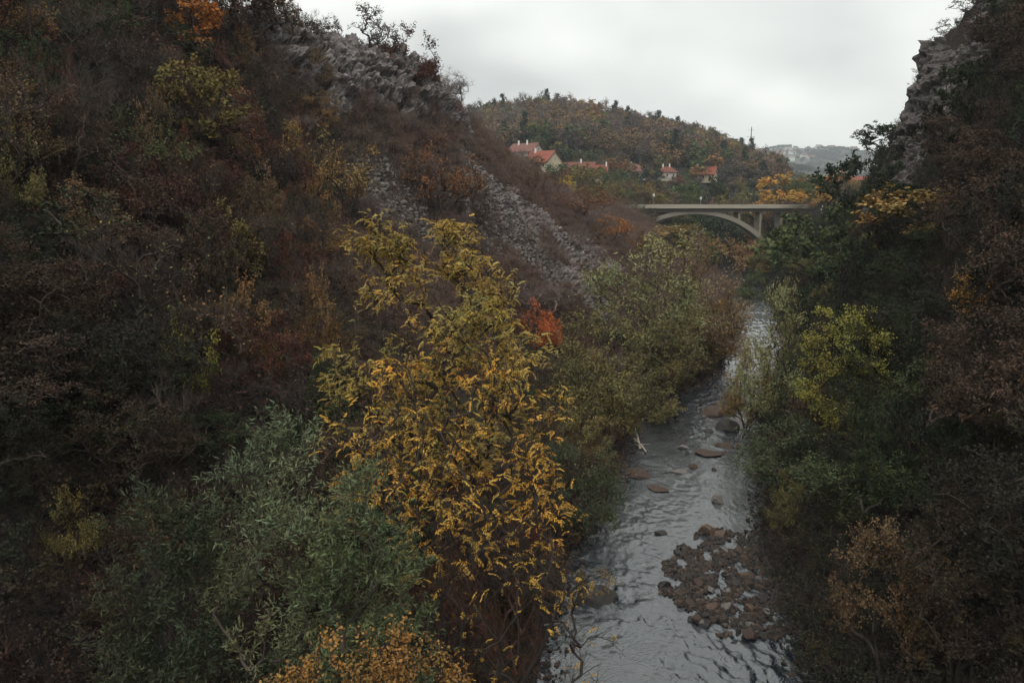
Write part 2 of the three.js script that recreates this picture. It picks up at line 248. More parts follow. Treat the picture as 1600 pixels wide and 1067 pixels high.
function proto(kind, variant = 0) { const key = kind + variant; if (!protos.has(key)) { const s = variant * 131 + kind.length * 977 + kind.charCodeAt(1) * 31; protos.set(key, grow({ ...RECIPES[kind](s), seed: s })); } return protos.get(key); }
const leafMat = (r, g, b) => new THREE.MeshPhysicalMaterial({ color: col(r, g, b), roughness: 0.85, specularIntensity: 0.35, vertexColors: true, side: THREE.DoubleSide });
const barkMat = (r, g, b) => new THREE.MeshStandardMaterial({ color: col(r, g, b), roughness: 0.95, vertexColors: true });
const L = {
  umber: leafMat(0.085, 0.055, 0.040), darkred: leafMat(0.105, 0.042, 0.030), russet: leafMat(0.20, 0.095, 0.045), scarlet: leafMat(0.46, 0.125, 0.04), orange: leafMat(0.42, 0.17, 0.045), gold: leafMat(0.44, 0.25, 0.06),
  yellow: leafMat(0.50, 0.34, 0.07), ochre: leafMat(0.26, 0.17, 0.06), olive: leafMat(0.175, 0.15, 0.06), yellowgreen: leafMat(0.23, 0.22, 0.05), green: leafMat(0.085, 0.105, 0.04), darkgreen: leafMat(0.035, 0.048, 0.022), willow: leafMat(0.25, 0.245, 0.11), greywillow: leafMat(0.085, 0.105, 0.055), goldolive: leafMat(0.165, 0.13, 0.045), birch: leafMat(0.27, 0.25, 0.06), rustbrown: leafMat(0.15, 0.10, 0.055), copper: leafMat(0.21, 0.125, 0.055),
  peat: leafMat(0.048, 0.034, 0.022), maroon: leafMat(0.085, 0.035, 0.028), deepgreen: leafMat(0.045, 0.062, 0.028), tan: leafMat(0.27, 0.19, 0.11), black: leafMat(0.028, 0.028, 0.018), mauve: leafMat(0.16, 0.115, 0.10), firgreen: leafMat(0.03, 0.045, 0.03), brownwood: leafMat(0.14, 0.095, 0.065),
};
const B = { brown: barkMat(0.085, 0.063, 0.052), dark: barkMat(0.045, 0.034, 0.028), mauve: barkMat(0.17, 0.125, 0.115), grey: barkMat(0.20, 0.18, 0.165), pale: barkMat(0.48, 0.42, 0.34), russet: barkMat(0.13, 0.075, 0.055) };
// a plant of that kind on the ground at x, z; its height and width in metres
const leafPart = { shrub: 'foliage', bush: 'foliage', tree: 'crown' };
function plant(kind, variant, x, z, height, width, leaf, bark, name, label, category, group, turn = null) {
  const p = proto(kind, variant), o = thing(name, label, category, [x, ground(x, z) - 0.05, z], turn ?? (x * 12.9 + z * 7.7) % 6.28, group);
  const sy = height / p.h, sx = width / 2 / p.r;
  const t = part(category === 'tree' ? 'trunk' : 'stems', p.wood, bark, o); t.scale.set(sx, sy, sx);
  if (p.leaves && leaf) { const c = part(leafPart[category] ?? 'foliage', p.leaves, leaf, o); c.scale.set(sx, sy, sx); }
  return o;
}
// a notable plant given by the photograph: middle, top and width in photo pixels, and either its distance or the row where its foot meets the ground
function notable(kind, variant, u, vTop, wpx, at, leaf, bark, name, label, category, more = {}) {
  let d = at.d;
  if (d) { const lo = more.lo ?? 0.62, hi = more.hi ?? 1.9, ratio = (q) => { const t = out(u, vTop, q); return (t.y - ground(t.x, t.z)) / (wpx * t.px); }; for (let k = 0; k < 60; k++) { const a = at.d * (1 - 0.01 * k), b = at.d * (1 + 0.01 * k), ra = ratio(a), rb = ratio(b); if (ra >= lo && ra <= hi) { d = a; break; } if (rb >= lo && rb <= hi) { d = b; break; } } }
  const p = d ? out(u, vTop, d) : hit(u, at.foot);
  const top = out(u, vTop, -p.z), h = Math.max(1, top.y - ground(p.x, p.z));
  return plant(kind, variant, p.x, p.z, h, wpx * top.px, leaf, bark, name, label, category, more.group, more.turn ?? null);
}
const project = (x, y, z) => { const c = Math.cos(PITCH), s = Math.sin(PITCH), yy = y - CAM_H, f = -z * c - yy * s, up = -z * s + yy * c; return { u: 800 + FOCAL * x / f, v: 533.5 - FOCAL * up / f, f }; };


// ------------------------------------------------------------------ rock
function worley(x, y, z, seed = 0) {
  const X = Math.floor(x), Y = Math.floor(y), Z = Math.floor(z); let f1 = 9, f2 = 9, id = 0, ox = 0, oy = 0;
  for (let i = -1; i <= 1; i++) for (let j = -1; j <= 1; j++) for (let k = -1; k <= 1; k++) {
    let h = Math.imul(X + i, 374761393) ^ Math.imul(Y + j, 668265263) ^ Math.imul(Z + k, 2147483647 - 1234567) ^ Math.imul(seed + 7, 974634577); h = Math.imul(h ^ (h >>> 13), 1274126177); h ^= h >>> 16;
    const a = (h & 1023) / 1023, b = ((h >>> 10) & 1023) / 1023, c = ((h >>> 20) & 1023) / 1023, d = Math.hypot(X + i + a - x, Y + j + b - y, Z + k + c - z);
    if (d < f1) { f2 = f1; f1 = d; id = (a * 7.13 + b * 3.7 + c * 5.1) % 1; ox = a - 0.5; oy = c - 0.5; } else if (d < f2) f2 = d;
  }
  return { f1, f2, id, ox, oy };
}
const rockMat = new THREE.MeshStandardMaterial({ color: col(1, 1, 1), roughness: 0.95, vertexColors: true, map: canvasTexture(256, (u, v) => { const g = clamp(0.78 + 0.6 * tile(u, v, 20, 3, 4)); return [g, g, g]; }), bumpMap: litterBump, bumpScale: 0.06 });
// a crag: the ground between four corners (x, z), pushed outwards into jointed blocks along dipping beds
function crag(name, label, corners, { push, block, cells, seed, tint, dip = 0.5, lean = [0, 0], moss = 0.2 }) {
  const [A, Bc, C, D] = corners, nu = cells[0], nv = cells[1], pos = [], colr = [], uv = [], idx = [], n = V(0, 0, 0);
  for (let j = 0; j <= nv; j++) for (let i = 0; i <= nu; i++) {
    const s = i / nu, t = j / nv, x = mix(mix(A[0], Bc[0], s), mix(D[0], C[0], s), t), z = mix(mix(A[1], Bc[1], s), mix(D[1], C[1], s), t), y = ground(x, z), e = 0.8;
    n.set(ground(x - e, z) - ground(x + e, z), 2 * e, ground(x, z - e) - ground(x, z + e)).normalize();
    const px = x, py = y - dip * (x + z * 0.3), pz = z, w = worley(px / block, py / (block * 0.55), pz / block, seed), w2 = worley(px / block * 2.9, py / block * 5, pz / block * 2.9, seed + 3);
    const edge = Math.min(1, 4.2 * Math.min(s, 1 - s)) * Math.min(1, 4.5 * Math.min(t, 1 - t)), ragged = clamp(edge * 1.4 + 0.9 * fbm(x / 5, z / 5 + y / 5, seed, 3) - 0.12);
    const w3 = worley(px / block * 7 + 3, py / block * 9, pz / block * 7, seed + 5), crack = sstep(0.0, 0.09, w.f2 - w.f1), crack2 = sstep(0.0, 0.10, w2.f2 - w2.f1);
    const disp = (edge > 0 ? 1 : -1) * ragged * push * (0.25 + 0.75 * w.id + 0.25 * w.ox * ((px / block) % 1)) + block * 0.30 * (w2.id - 0.5) * ragged + block * 0.10 * (w3.id - 0.5) * ragged - (1 - crack) * block * 0.16 * ragged - (1 - crack2) * block * 0.06 - (1 - ragged) * 0.8 + 0.10 * fbm(x * 1.3, y * 1.3, z * 1.3, 3);
    pos.push(x + n.x * disp + lean[0] * ragged, y + n.y * disp, z + n.z * disp + lean[1] * ragged); uv.push((x + z) / 2.5, (y + z * 0.3) / 2.5);
    const g = (0.66 + 0.42 * w.id) * (0.72 + 0.36 * w2.id) * (0.85 + 0.25 * w3.id) * (0.85 + 0.5 * fbm(x * 0.9, y * 0.9, z * 0.9, 4)), m = clamp(moss * 1.6 * sstep(0.0, 0.5, fbm(x / 2.2, y / 2.2, z / 2.2 + 5, 3) + moss - 0.25) + (1 - crack) * 0.35);
    colr.push(mix(tint[0] * g, 0.06, m), mix(tint[1] * g, 0.05, m), mix(tint[2] * g, 0.038, m));
    if (i && j) { const a = (j - 1) * (nu + 1) + i - 1; idx.push(a, a + nu + 1, a + 1, a + 1, a + nu + 1, a + nu + 2); }
  }
  const g = new THREE.BufferGeometry(); g.setAttribute('position', new THREE.Float32BufferAttribute(pos, 3)); g.setAttribute('uv', new THREE.Float32BufferAttribute(uv, 2)); g.setAttribute('color', new THREE.Float32BufferAttribute(colr, 3)); g.setIndex(idx); const flat = g.toNonIndexed(); flat.computeVertexNormals();
  return single(name, flat, rockMat, label, 'cliff');
}
// one stone: a ball cut flat by random planes and roughened
function stoneGeo(seed, flat = 0.6, detail = 3, planes = 13) {
  const R = rng(seed), P = []; for (let i = 0; i < planes; i++) P.push([randomDir(R), 0.42 + 0.42 * R()]);
  const g = new THREE.IcosahedronGeometry(1, detail), p = g.attributes.position, colr = [], uv = [], q = V(0, 0, 0);
  for (let i = 0; i < p.count; i++) {
    q.fromBufferAttribute(p, i).normalize(); let r = 1; for (const [n, d] of P) { const k = n.dot(q); if (k > 0.05) r = Math.min(r, d / k); }
    r *= 1 + 0.10 * fbm(q.x * 2.5 + seed, q.y * 2.5, q.z * 2.5, 3); p.setXYZ(i, q.x * r, q.y * r * flat, q.z * r);
    const s = 0.85 + 0.6 * fbm(q.x * 3 + seed, q.y * 3, q.z * 3, 3); colr.push(s, s, s); uv.push(q.x + q.z, q.y + q.z);
  }
  g.deleteAttribute('normal'); g.deleteAttribute('uv'); g.setAttribute('uv', new THREE.Float32BufferAttribute(uv, 2)); g.setAttribute('color', new THREE.Float32BufferAttribute(colr, 3));
  return toCreasedNormals(g, 0.35);
}
const stones = [1, 2, 3, 4, 5, 6, 7].map((k) => stoneGeo(k * 17 + 3, 0.5 + 0.06 * k)), pebbles = [1, 2, 3, 4].map((k) => stoneGeo(k * 29 + 1, 0.62, 1, 8));
const stoneMat = (r, g, b, rough = 0.8) => new THREE.MeshStandardMaterial({ color: col(r, g, b), roughness: rough, vertexColors: true, bumpMap: litterBump, bumpScale: 0.02 });
const ST = { brown: stoneMat(0.085, 0.055, 0.041), dark: stoneMat(0.04, 0.035, 0.032, 0.5), tan: stoneMat(0.15, 0.098, 0.072), grey: stoneMat(0.20, 0.18, 0.165), pale: stoneMat(0.34, 0.31, 0.29) };
const ROCK = [0.42, 0.37, 0.355];

// --- trees and bushes that stand out, far to near
const T = 'tree', S = 'shrub';
// beside and behind the bridge
notable('column', 0, 1212, 277, 62, { d: 262 }, L.gold, B.brown, 'poplar_tree', 'wide golden tree standing just behind the right end of the arch bridge', T);
notable('broadleaf', 1, 1272, 294, 62, { d: 234 }, L.gold, B.brown, 'maple_tree', 'golden yellow tree covering the right end of the bridge deck', T);
notable('broadleaf', 2, 1312, 272, 44, { d: 285 }, L.orange, B.brown, 'maple_tree', 'orange tree in front of the red roof right of the bridge', T);
notable('broadleaf', 0, 1050, 352, 66, { d: 226 }, L.ochre, B.brown, 'ash_tree', 'ochre tree under the left part of the bridge arch', T);
notable('broadleaf', 2, 1090, 360, 54, { d: 232 }, L.green, B.brown, 'ash_tree', 'green tree directly under the crown of the bridge arch', T);
notable('broadleaf', 1, 1108, 372, 50, { d: 200 }, L.ochre, B.brown, 'alder_tree', 'yellow brown tree whose top stands before the middle of the arch', T);
notable('broadleaf', 1, 1178, 376, 60, { d: 225 }, L.russet, B.brown, 'ash_tree', 'reddish brown tree at the foot of the bridge arch on the right', T);
notable('broadleaf', 0, 1216, 372, 78, { d: 215 }, L.olive, B.dark, 'ash_tree', 'dark olive tree at the bend of the river below the right bridge column', T);
notable('leafshrub', 1, 1185, 425, 70, { d: 196 }, L.green, B.dark, 'bush', 'dark green bush hanging over the river bend below the bridge', 'bush');
notable('broadleaf', 0, 1112, 284, 62, { d: 305 }, L.darkgreen, B.dark, 'ash_tree', 'dark green tree behind the bridge below the rightmost cream house', T);
notable('broadleaf', 2, 1072, 288, 56, { d: 292 }, L.green, B.dark, 'ash_tree', 'green tree behind the bridge below the white hipped house', T);
notable('broadleaf', 1, 1150, 288, 56, { d: 288 }, L.olive, B.dark, 'ash_tree', 'olive tree behind the bridge just left of the golden poplar', T);
notable('broadleaf', 1, 1030, 290, 58, { d: 284 }, L.brownwood, B.dark, 'ash_tree', 'brown tree behind the left half of the bridge by the white headed lamp', T);
notable('broadleaf', 0, 1128, 338, 56, { d: 262 }, L.deepgreen, B.dark, 'ash_tree', 'dark green tree seen through the right half of the bridge arch', T);
notable('broadleaf', 2, 1098, 341, 50, { d: 268 }, L.darkgreen, B.dark, 'ash_tree', 'blackish green tree seen through the middle of the bridge arch', T);
// left bank, in the middle distance
notable('willow', 0, 1008, 376, 176, { d: 90 }, L.willow, B.brown, 'willow_tree', 'tall grey green willow on the left bank below the rock ledges', T);
notable('willow', 1, 1112, 376, 122, { d: 98 }, L.tan, B.brown, 'willow_tree', 'tall tan brown willow on the left bank nearest the bridge', T);
notable('willow', 0, 1125, 470, 95, { d: 100 }, L.ochre, B.brown, 'willow_tree', 'brownish bushy willow leaning over the water in front of the tan one', T);
notable('willow', 2, 945, 488, 150, { d: 70 }, L.olive, B.brown, 'willow_tree', 'broad olive willow on the left bank below the scarlet shrub', T);
notable('willow', 1, 1040, 480, 120, { d: 84 }, L.olive, B.brown, 'willow_tree', 'olive willow between the tall grey green willow and the water', T);
notable('sparse', 1, 1066, 505, 46, { d: 85 }, L.russet, B.brown, 'cherry_tree', 'narrow orange brown tree before the olive willows on the left bank', T);
notable('leafshrub', 0, 1012, 590, 100, { d: 76 }, L.olive, B.dark, 'bush', 'yellow olive bush at the water edge right of the golden tree', 'bush');
notable('leafshrub', 1, 930, 560, 130, { d: 62 }, L.olive, B.dark, 'bush', 'dull green bush close behind the golden tree on the left bank', 'bush');
notable('willow', 1, 912, 700, 130, { d: 48 }, L.greywillow, B.dark, 'willow_bush', 'low grey green willow overhanging the water below the golden tree', 'bush');
// on the spur and scree
notable('spreading', 0, 538, 212, 118, { foot: 345 }, L.ochre, B.dark, 'hornbeam_tree', 'spreading ochre tree at the left edge of the pale scree', T);
notable('spreading', 1, 697, 222, 124, { foot: 350 }, L.russet, B.dark, 'hornbeam_tree', 'spreading rust brown tree standing on the scree below the cliff', T);
notable('spreading', 2, 740, 290, 60, { foot: 360 }, L.umber, B.dark, 'hawthorn_tree', 'small dark brown tree between the rust tree and the rock ledges', T);
notable('leafshrub', 2, 842, 478, 72, { foot: 545 }, L.scarlet, B.russet, 'sumac_shrub', 'scarlet shrub glowing right of the golden tree', S);
notable('leafshrub', 0, 790, 470, 52, { foot: 520 }, L.darkred, B.russet, 'sumac_shrub', 'dull red shrub just left of the scarlet one', S);
notable('bare', 0, 842, 440, 90, { foot: 500 }, L.mauve, B.mauve, 'ash_tree', 'bare mauve grey small tree on the scree behind the scarlet shrub', T);
notable('thicket', 0, 815, 240, 74, { d: 158 }, L.umber, B.dark, 'hazel_shrub', 'dark brown shrub on the spur crest left of the red brown one', S);
notable('thicket', 1, 848, 268, 78, { d: 172 }, L.darkred, B.russet, 'hazel_shrub', 'red brown shrub in front of the cream house', S);
notable('broadleaf', 1, 884, 276, 34, { d: 205 }, L.yellow, B.brown, 'birch_tree', 'small bright yellow tree on the spur below the long red roof', T);
notable('broadleaf', 2, 915, 262, 58, { d: 228 }, L.olive, B.brown, 'apple_tree', 'olive yellow tree in front of the long red roof', T);
notable('spreading', 1, 905, 290, 90, { d: 190 }, L.russet, B.brown, 'hazel_shrub', 'brown shrub on the spur beneath the small bright yellow tree', S);
notable('spreading', 0, 938, 292, 64, { d: 206 }, L.russet, B.brown, 'hazel_shrub', 'rust coloured shrub on the spur at the left end of the bridge', S);
notable('spreading', 2, 955, 338, 66, { d: 200 }, L.orange, B.brown, 'hazel_shrub', 'orange brown shrub below the left end of the bridge deck', S);
notable('leafshrub', 2, 990, 356, 52, { d: 205 }, L.russet, B.brown, 'hazel_shrub', 'red brown shrub in front of the left bridge column', S);
// on the skyline of the left cliff
notable('sparse', 0, 573, 8, 52, { d: 100 }, L.umber, B.dark, 'aspen_tree', 'tall thin leaved tree on top of the left cliff against the sky', T);
notable('sparse', 1, 603, 38, 44, { d: 100 }, L.umber, B.dark, 'aspen_tree', 'smaller thin leaved tree right of the tall one on the cliff top', T);
notable('leafshrub', 0, 636, 50, 100, { d: 104 }, L.darkred, B.dark, 'beech_tree', 'dense dark red tree on the right shoulder of the left cliff', T);
notable('leafshrub', 1, 663, 92, 48, { d: 110 }, L.umber, B.dark, 'bush', 'dark bush on the cliff edge right of the dense dark red tree', 'bush');
notable('bare', 1, 706, 110, 56, { d: 128 }, null, B.grey, 'ash_tree', 'leafless grey tree on the skyline right of the left cliff', T);
notable('bare', 2, 487, 18, 34, { d: 98 }, null, B.brown, 'ash_tree', 'small leafless tree on the cliff top left of the gap of sky', T);
notable('sparse', 2, 521, 24, 34, { d: 98 }, L.umber, B.brown, 'aspen_tree', 'slight tree on the cliff top between the leafless and the tall one', T);
notable('sparse', 1, 432, -12, 44, { d: 96 }, L.umber, B.dark, 'aspen_tree', 'thin dark tree at the top edge of the photo left of the sky', T);
notable('broadleaf', 1, 385, -60, 120, { d: 84 }, L.umber, B.dark, 'beech_tree', 'large dark brown tree on the left skyline beside the sky', T);
// left slope
notable('broadleaf', 2, 312, 104, 128, { foot: 262 }, L.goldolive, B.dark, 'birch_tree', 'yellow green tree high on the left slope below the orange one', T);
notable('column', 1, 292, -60, 84, { d: 58 }, L.orange, B.dark, 'beech_tree', 'tall orange tree at the top edge of the left slope', T);
notable('leafshrub', 1, 292, 206, 66, { foot: 300 }, L.darkred, B.russet, 'sumac_shrub', 'dark red shrub under the yellow green tree on the left slope', S);
notable('leafshrub', 2, 395, 212, 32, { foot: 270 }, L.orange, B.dark, 'sumac_shrub', 'small orange shrub right of the dark red one on the left slope', S);
notable('sparse', 0, 460, 192, 42, { foot: 300 }, L.ochre, B.dark, 'aspen_tree', 'slender ochre tree left of the spreading ochre tree', T);
notable('spreading', 1, 225, 182, 150, { foot: 300 }, L.green, B.dark, 'pine_tree', 'flat topped dark green tree left of the dark red shrub', T);
notable('leafshrub', 0, 24, 200, 90, { foot: 330 }, L.olive, B.dark, 'bush', 'olive bush at the left edge high on the dark slope', 'bush');
notable('leafshrub', 2, 345, 330, 120, { foot: 440 }, L.goldolive, B.dark, 'bush', 'green and yellow bush in the middle of the left slope', 'bush');
notable('spreading', 0, 290, 500, 96, { d: 30 }, L.yellowgreen, B.dark, 'elder_tree', 'small yellow green tree left of the golden tree', T);
notable('leafshrub', 1, 165, 560, 190, { d: 30 }, L.darkgreen, B.dark, 'bush', 'wide dark green bush on the lower left slope', 'bush');
notable('bare', 1, 205, 330, 170, { d: 32 }, L.olive, B.dark, 'ash_tree', 'almost bare tree with fine upright twigs in the middle of the left slope', T);
notable('leafshrub', 0, 108, 770, 80, { d: 22 }, L.goldolive, B.dark, 'elder_bush', 'small yellow green bush at the far lower left', 'bush');
notable('bare', 2, 250, 590, 110, { d: 24 }, null, B.brown, 'ash_tree', 'leafless mauve grey tree beside the small yellow green tree', T, { lo: 1 });
notable('bare', 0, 560, 640, 150, { d: 19 }, L.umber, B.russet, 'hazel_tree', 'bare reddish stemmed small tree below the left edge of the golden tree', T, { lo: 1 });
notable('thicket', 2, 740, 830, 190, { d: 19 }, L.darkred, B.russet, 'hazel_shrub', 'reddish brown twiggy shrub under the golden tree by the water', S, { lo: 0.8 });
// right bank
notable('willow', 2, 1222, 455, 118, { d: 66 }, L.willow, B.dark, 'willow_tree', 'pale willow with thin top on the right bank beside the rapids', T);
notable('willow', 0, 1175, 560, 80, { d: 72 }, L.ochre, B.dark, 'willow_bush', 'ochre bush reaching over the rapids from the right bank', 'bush');
notable('birch', 0, 1334, 488, 140, { d: 47 }, L.birch, B.dark, 'birch_tree', 'rounded yellow green birch on the right bank, brightest tree there', T);
notable('willow', 1, 1250, 660, 190, { d: 50 }, L.greywillow, B.dark, 'willow_bush', 'grey green willow bush in front of the yellow green birch', 'bush');
notable('willow', 0, 1370, 680, 210, { d: 42 }, L.green, B.dark, 'willow_bush', 'dark green bush below and right of the yellow green birch', 'bush');
notable('spreading', 2, 1465, 560, 130, { d: 44 }, L.green, B.dark, 'alder_tree', 'dark small tree with some yellow leaves right of the birch', T);
notable('sparse', 2, 1525, 420, 60, { d: 34 }, L.gold, B.dark, 'cherry_tree', 'thin tree with a string of yellow leaves before the dark right slope', T);
notable('broadleaf', 0, 1445, 290, 170, { d: 74 }, L.ochre, B.dark, 'maple_tree', 'large bronze gold tree on the right slope under the right cliff', T);
notable('broadleaf', 1, 1290, 330, 150, { d: 118 }, L.green, B.dark, 'oak_tree', 'large dark green tree right of the bridge end', T);
notable('broadleaf', 2, 1345, 250, 120, { d: 128 }, L.darkgreen, B.dark, 'oak_tree', 'dark tree at the skyline where the right slope meets the far hills', T);
notable('broadleaf', 0, 1400, 190, 100, { d: 116 }, L.darkgreen, B.dark, 'oak_tree', 'dark tree leaning on the foot of the right cliff against the sky', T);
notable('finetree', 2, 1410, 835, 170, { d: 28 }, L.rustbrown, B.dark, 'bush', 'rust orange bush at the lower right', 'bush');
notable('finetree', 0, 1530, 790, 220, { d: 26 }, L.peat, B.dark, 'bush', 'large brown bush at the right edge of the lower right corner', 'bush');

// --- the near tree with long feathery leaves, each of the larger leaves a part of its own
function frond(seed) {                                                   // a drooping stalk with pairs of leaflets
  const R = rng(seed), s = new Shape(), n = 8 + Math.floor(R() * 3), len = 0.44; let p = V(0, 0, 0), d = V(0, 0.25, 1).normalize();
  for (let k = 0; k < n; k++) {
    const q = p.clone().addScaledVector(d, len / n); s.prism(p, q, 0.004, 0.0035, 3, [0.8, 0.6, 0.5]); d.y -= 0.13; d.x += (R() - 0.5) * 0.06; d.normalize();
    for (const e of [-1, 1]) { if (R() < 0.22) continue; const dir = V(e * (0.5 + 0.5 * R()), -0.75 + 0.7 * R(), 0.1 + 0.7 * R()).normalize(), side = V(0, 0.35, 1).addScaledVector(dir, -0.1).normalize(), g = 0.75 + 0.5 * R(), h = (R() - 0.5) * 0.4; s.leaf(q, dir, side, 0.125 * (0.8 + 0.4 * R()) * (1 - 0.35 * Math.abs(k / n - 0.45)), 0.048, [g * (1 + 0.3 * h), g, g * (1 - 0.3 * h)]); }
    p = q;
  }
  return s.build();
}
const frondGeo = [1, 2, 3, 4, 5, 6].map((k) => frond(k * 71));
function featherTree(o, label) {
  const g = grow(o), root = thing('sumac_tree', label, 'tree', [o.x, ground(o.x, o.z) - 0.1, o.z], 0);
  part('trunk', g.wood, B.dark, root);
  const R = rng(o.seed + 5), all = [];
  for (const f of g.fronds) for (let k = 0; k < o.perTip * (0.4 + 1.2 * R()); k++) { const a = R() * 6.2832, m = new THREE.Object3D(); m.position.copy(f.tip).addScaledVector(randomDir(R), 0.3 * R()); m.rotation.set((R() - 0.45) * 1.5, a, (R() - 0.5) * 1.2, 'YXZ'); m.scale.setScalar((o.frondSize ?? 1) * (0.6 + 0.6 * R())); m.updateMatrix(); all.push({ m, tone: f.tone, hue: f.hue + (R() - 0.5), front: f.tip.z + f.tip.y * 0.4 }); }
  all.sort((a, b) => b.front - a.front);
  all.slice(0, 290).forEach((q) => { const leafMesh = part('leaf', frondGeo[Math.floor(R() * 6)], o.mats[clamp(Math.floor((q.hue + 1) / 2 * o.mats.length + (R() - 0.5)), 0, o.mats.length - 1)], root); leafMesh.position.copy(q.m.position); leafMesh.quaternion.copy(q.m.quaternion); leafMesh.scale.copy(q.m.scale); });
  const rest = all.slice(290); for (let v = 0; v < 4; v++) { const mine = rest.filter((_, i) => i % 4 === v), im = new THREE.InstancedMesh(frondGeo[v], o.mats[0], mine.length); mine.forEach((q, i) => { im.setMatrixAt(i, q.m.matrix); const t = q.tone * (0.85 + 0.3 * R()), h = q.hue * 0.25; im.setColorAt(i, col(t * (1 + h), t * (1 - 0.15 * Math.abs(h)), t * (1 - h))); }); im.name = 'foliage'; im.userData.kind = 'stuff'; im.castShadow = im.receiveShadow = true; root.add(im); }
  return root;
}
{
  const p = out(690, 340, 26), H = p.y - ground(p.x, p.z);
  featherTree({ seed: 41, x: p.x, z: p.z, h: H, shape: (R) => { const q = ball(H, 3.9, 0.52, 0.97, 0.35)(R); q.y -= 0.055 * (q.x - 0.6) ** 2; if (R() < 0.08) q.set(0.3 + 0.4 * (R() - 0.5), H * (0.93 + 0.07 * R()), 0); else if (R() < 0.12) q.set(-2.6 + R() * 1.2, H * (0.93 + 0.05 * R()), R() - 0.5); else q.y = Math.min(q.y, H * 0.93); return q; }, clumps: 130, tips: 820, spread: 0.8, stems: 3, stemSpread: 0.5, lean: 0.12, trunk: 0.45, twig: 0.013, twigs: 2, twigLen: 0.3, seg: 0.6, perTip: 9, frondSize: 0.66, thick: 0.36, mats: [leafMat(0.40, 0.30, 0.085), leafMat(0.46, 0.33, 0.08), leafMat(0.21, 0.20, 0.06), leafMat(0.36, 0.26, 0.07), leafMat(0.22, 0.14, 0.05)] }, 'tall olive yellow tree with feathery leaves rising behind the golden one');
  const q = out(690, 545, 21.5), K = q.y - ground(q.x, q.z);
  featherTree({ seed: 97, x: q.x, z: q.z, h: K, shape: (R) => { const w = ball(K, 3.6, 0.64, 1, 0.3)(R); w.y -= 0.10 * w.x * w.x * (w.x < 0 ? 1 : 0.5); return w; }, clumps: 120, tips: 470, spread: 0.9, stems: 6, stemSpread: 0.6, lean: 0.2, trunk: 0.5, twig: 0.012, twigs: 4, twigLen: 0.55, seg: 0.55, perTip: 2.3, frondSize: 0.82, thick: 0.38, mats: [leafMat(0.52, 0.30, 0.06), leafMat(0.56, 0.33, 0.07), leafMat(0.44, 0.31, 0.08)] }, 'golden tree with drooping feathery leaves in front of the olive yellow one');
}
{
  const q = out(770, 700, 18.5), K = q.y - ground(q.x, q.z);
  featherTree({ seed: 131, x: q.x, z: q.z, h: K, shape: (R) => { const w = ball(K, 2.7, 0.35, 1, 0.3)(R); w.y -= 0.12 * w.x * w.x; return w; }, clumps: 90, tips: 330, spread: 0.8, stems: 7, stemSpread: 0.8, lean: 0.3, trunk: 0.45, twig: 0.010, twigs: 6, twigLen: 0.6, seg: 0.5, perTip: 0.22, frondSize: 0.7, thick: 0.36, mats: [leafMat(0.50, 0.31, 0.06), leafMat(0.44, 0.27, 0.06), leafMat(0.30, 0.18, 0.05)] }, 'nearly bare brown stemmed tree with few golden leaves overhanging the water');
}
// --- near bushes along the bottom of the photograph
function nearBush(o, u, vTop, d, wpx, leaf, bark, name, label) {
  const p = out(u, vTop, d), h = p.y - ground(p.x, p.z), g = grow({ ...o, h, shape: o.shape(h, wpx * p.px / 2) }), root = thing(name, label, 'bush', [p.x, ground(p.x, p.z) - 0.1, p.z], 0);
  part('stems', g.wood, bark, root); part('foliage', g.leaves, leaf, root);
}
const lance = { clumps: 60, tips: 620, spread: 0.7, stems: 6, stemSpread: 0.5, lean: 0.25, trunk: 0.4, leaves: 38, leaf: 0.145, aspect: 0.2, fuzz: 0.16, twig: 0.007, twigs: 3, twigLen: 0.4, seg: 0.45, along: 0.8, droop: 0.05 };
nearBush({ ...lance, seed: 301, shape: (h, r) => ball(h, r, 0.35, 0.99, 0.5) }, 440, 655, 17.5, 270, leafMat(0.14, 0.16, 0.085), B.brown, 'willow_bush', 'large grey green willow bush with narrow leaves at the lower left');
nearBush({ ...lance, seed: 302, shape: (h, r) => ball(h, r, 0.3, 0.99, 0.5) }, 565, 735, 16, 180, leafMat(0.11, 0.14, 0.068), B.brown, 'willow_bush', 'narrow leaved willow bush right of the largest one at the lower left');
nearBush({ ...lance, seed: 303, tips: 420, shape: (h, r) => ball(h, r, 0.3, 0.99, 0.5) }, 240, 770, 16, 180, leafMat(0.05, 0.062, 0.036), B.dark, 'willow_bush', 'dark willow bush left of the largest one at the lower left');
nearBush({ clumps: 60, tips: 720, spread: 0.5, stems: 6, stemSpread: 0.4, lean: 0.2, trunk: 0.5, leaves: 20, leaf: 0.062, aspect: 0.75, fuzz: 0.14, twig: 0.006, twigs: 2, twigLen: 0.3, seg: 0.4, seed: 304, shape: (h, r) => ball(h, r, 0.62, 0.99, 0.5) }, 578, 932, 12.5, 390, leafMat(0.29, 0.16, 0.05), B.dark, 'beech_bush', 'orange brown bush with rounded leaves at the bottom of the photo');

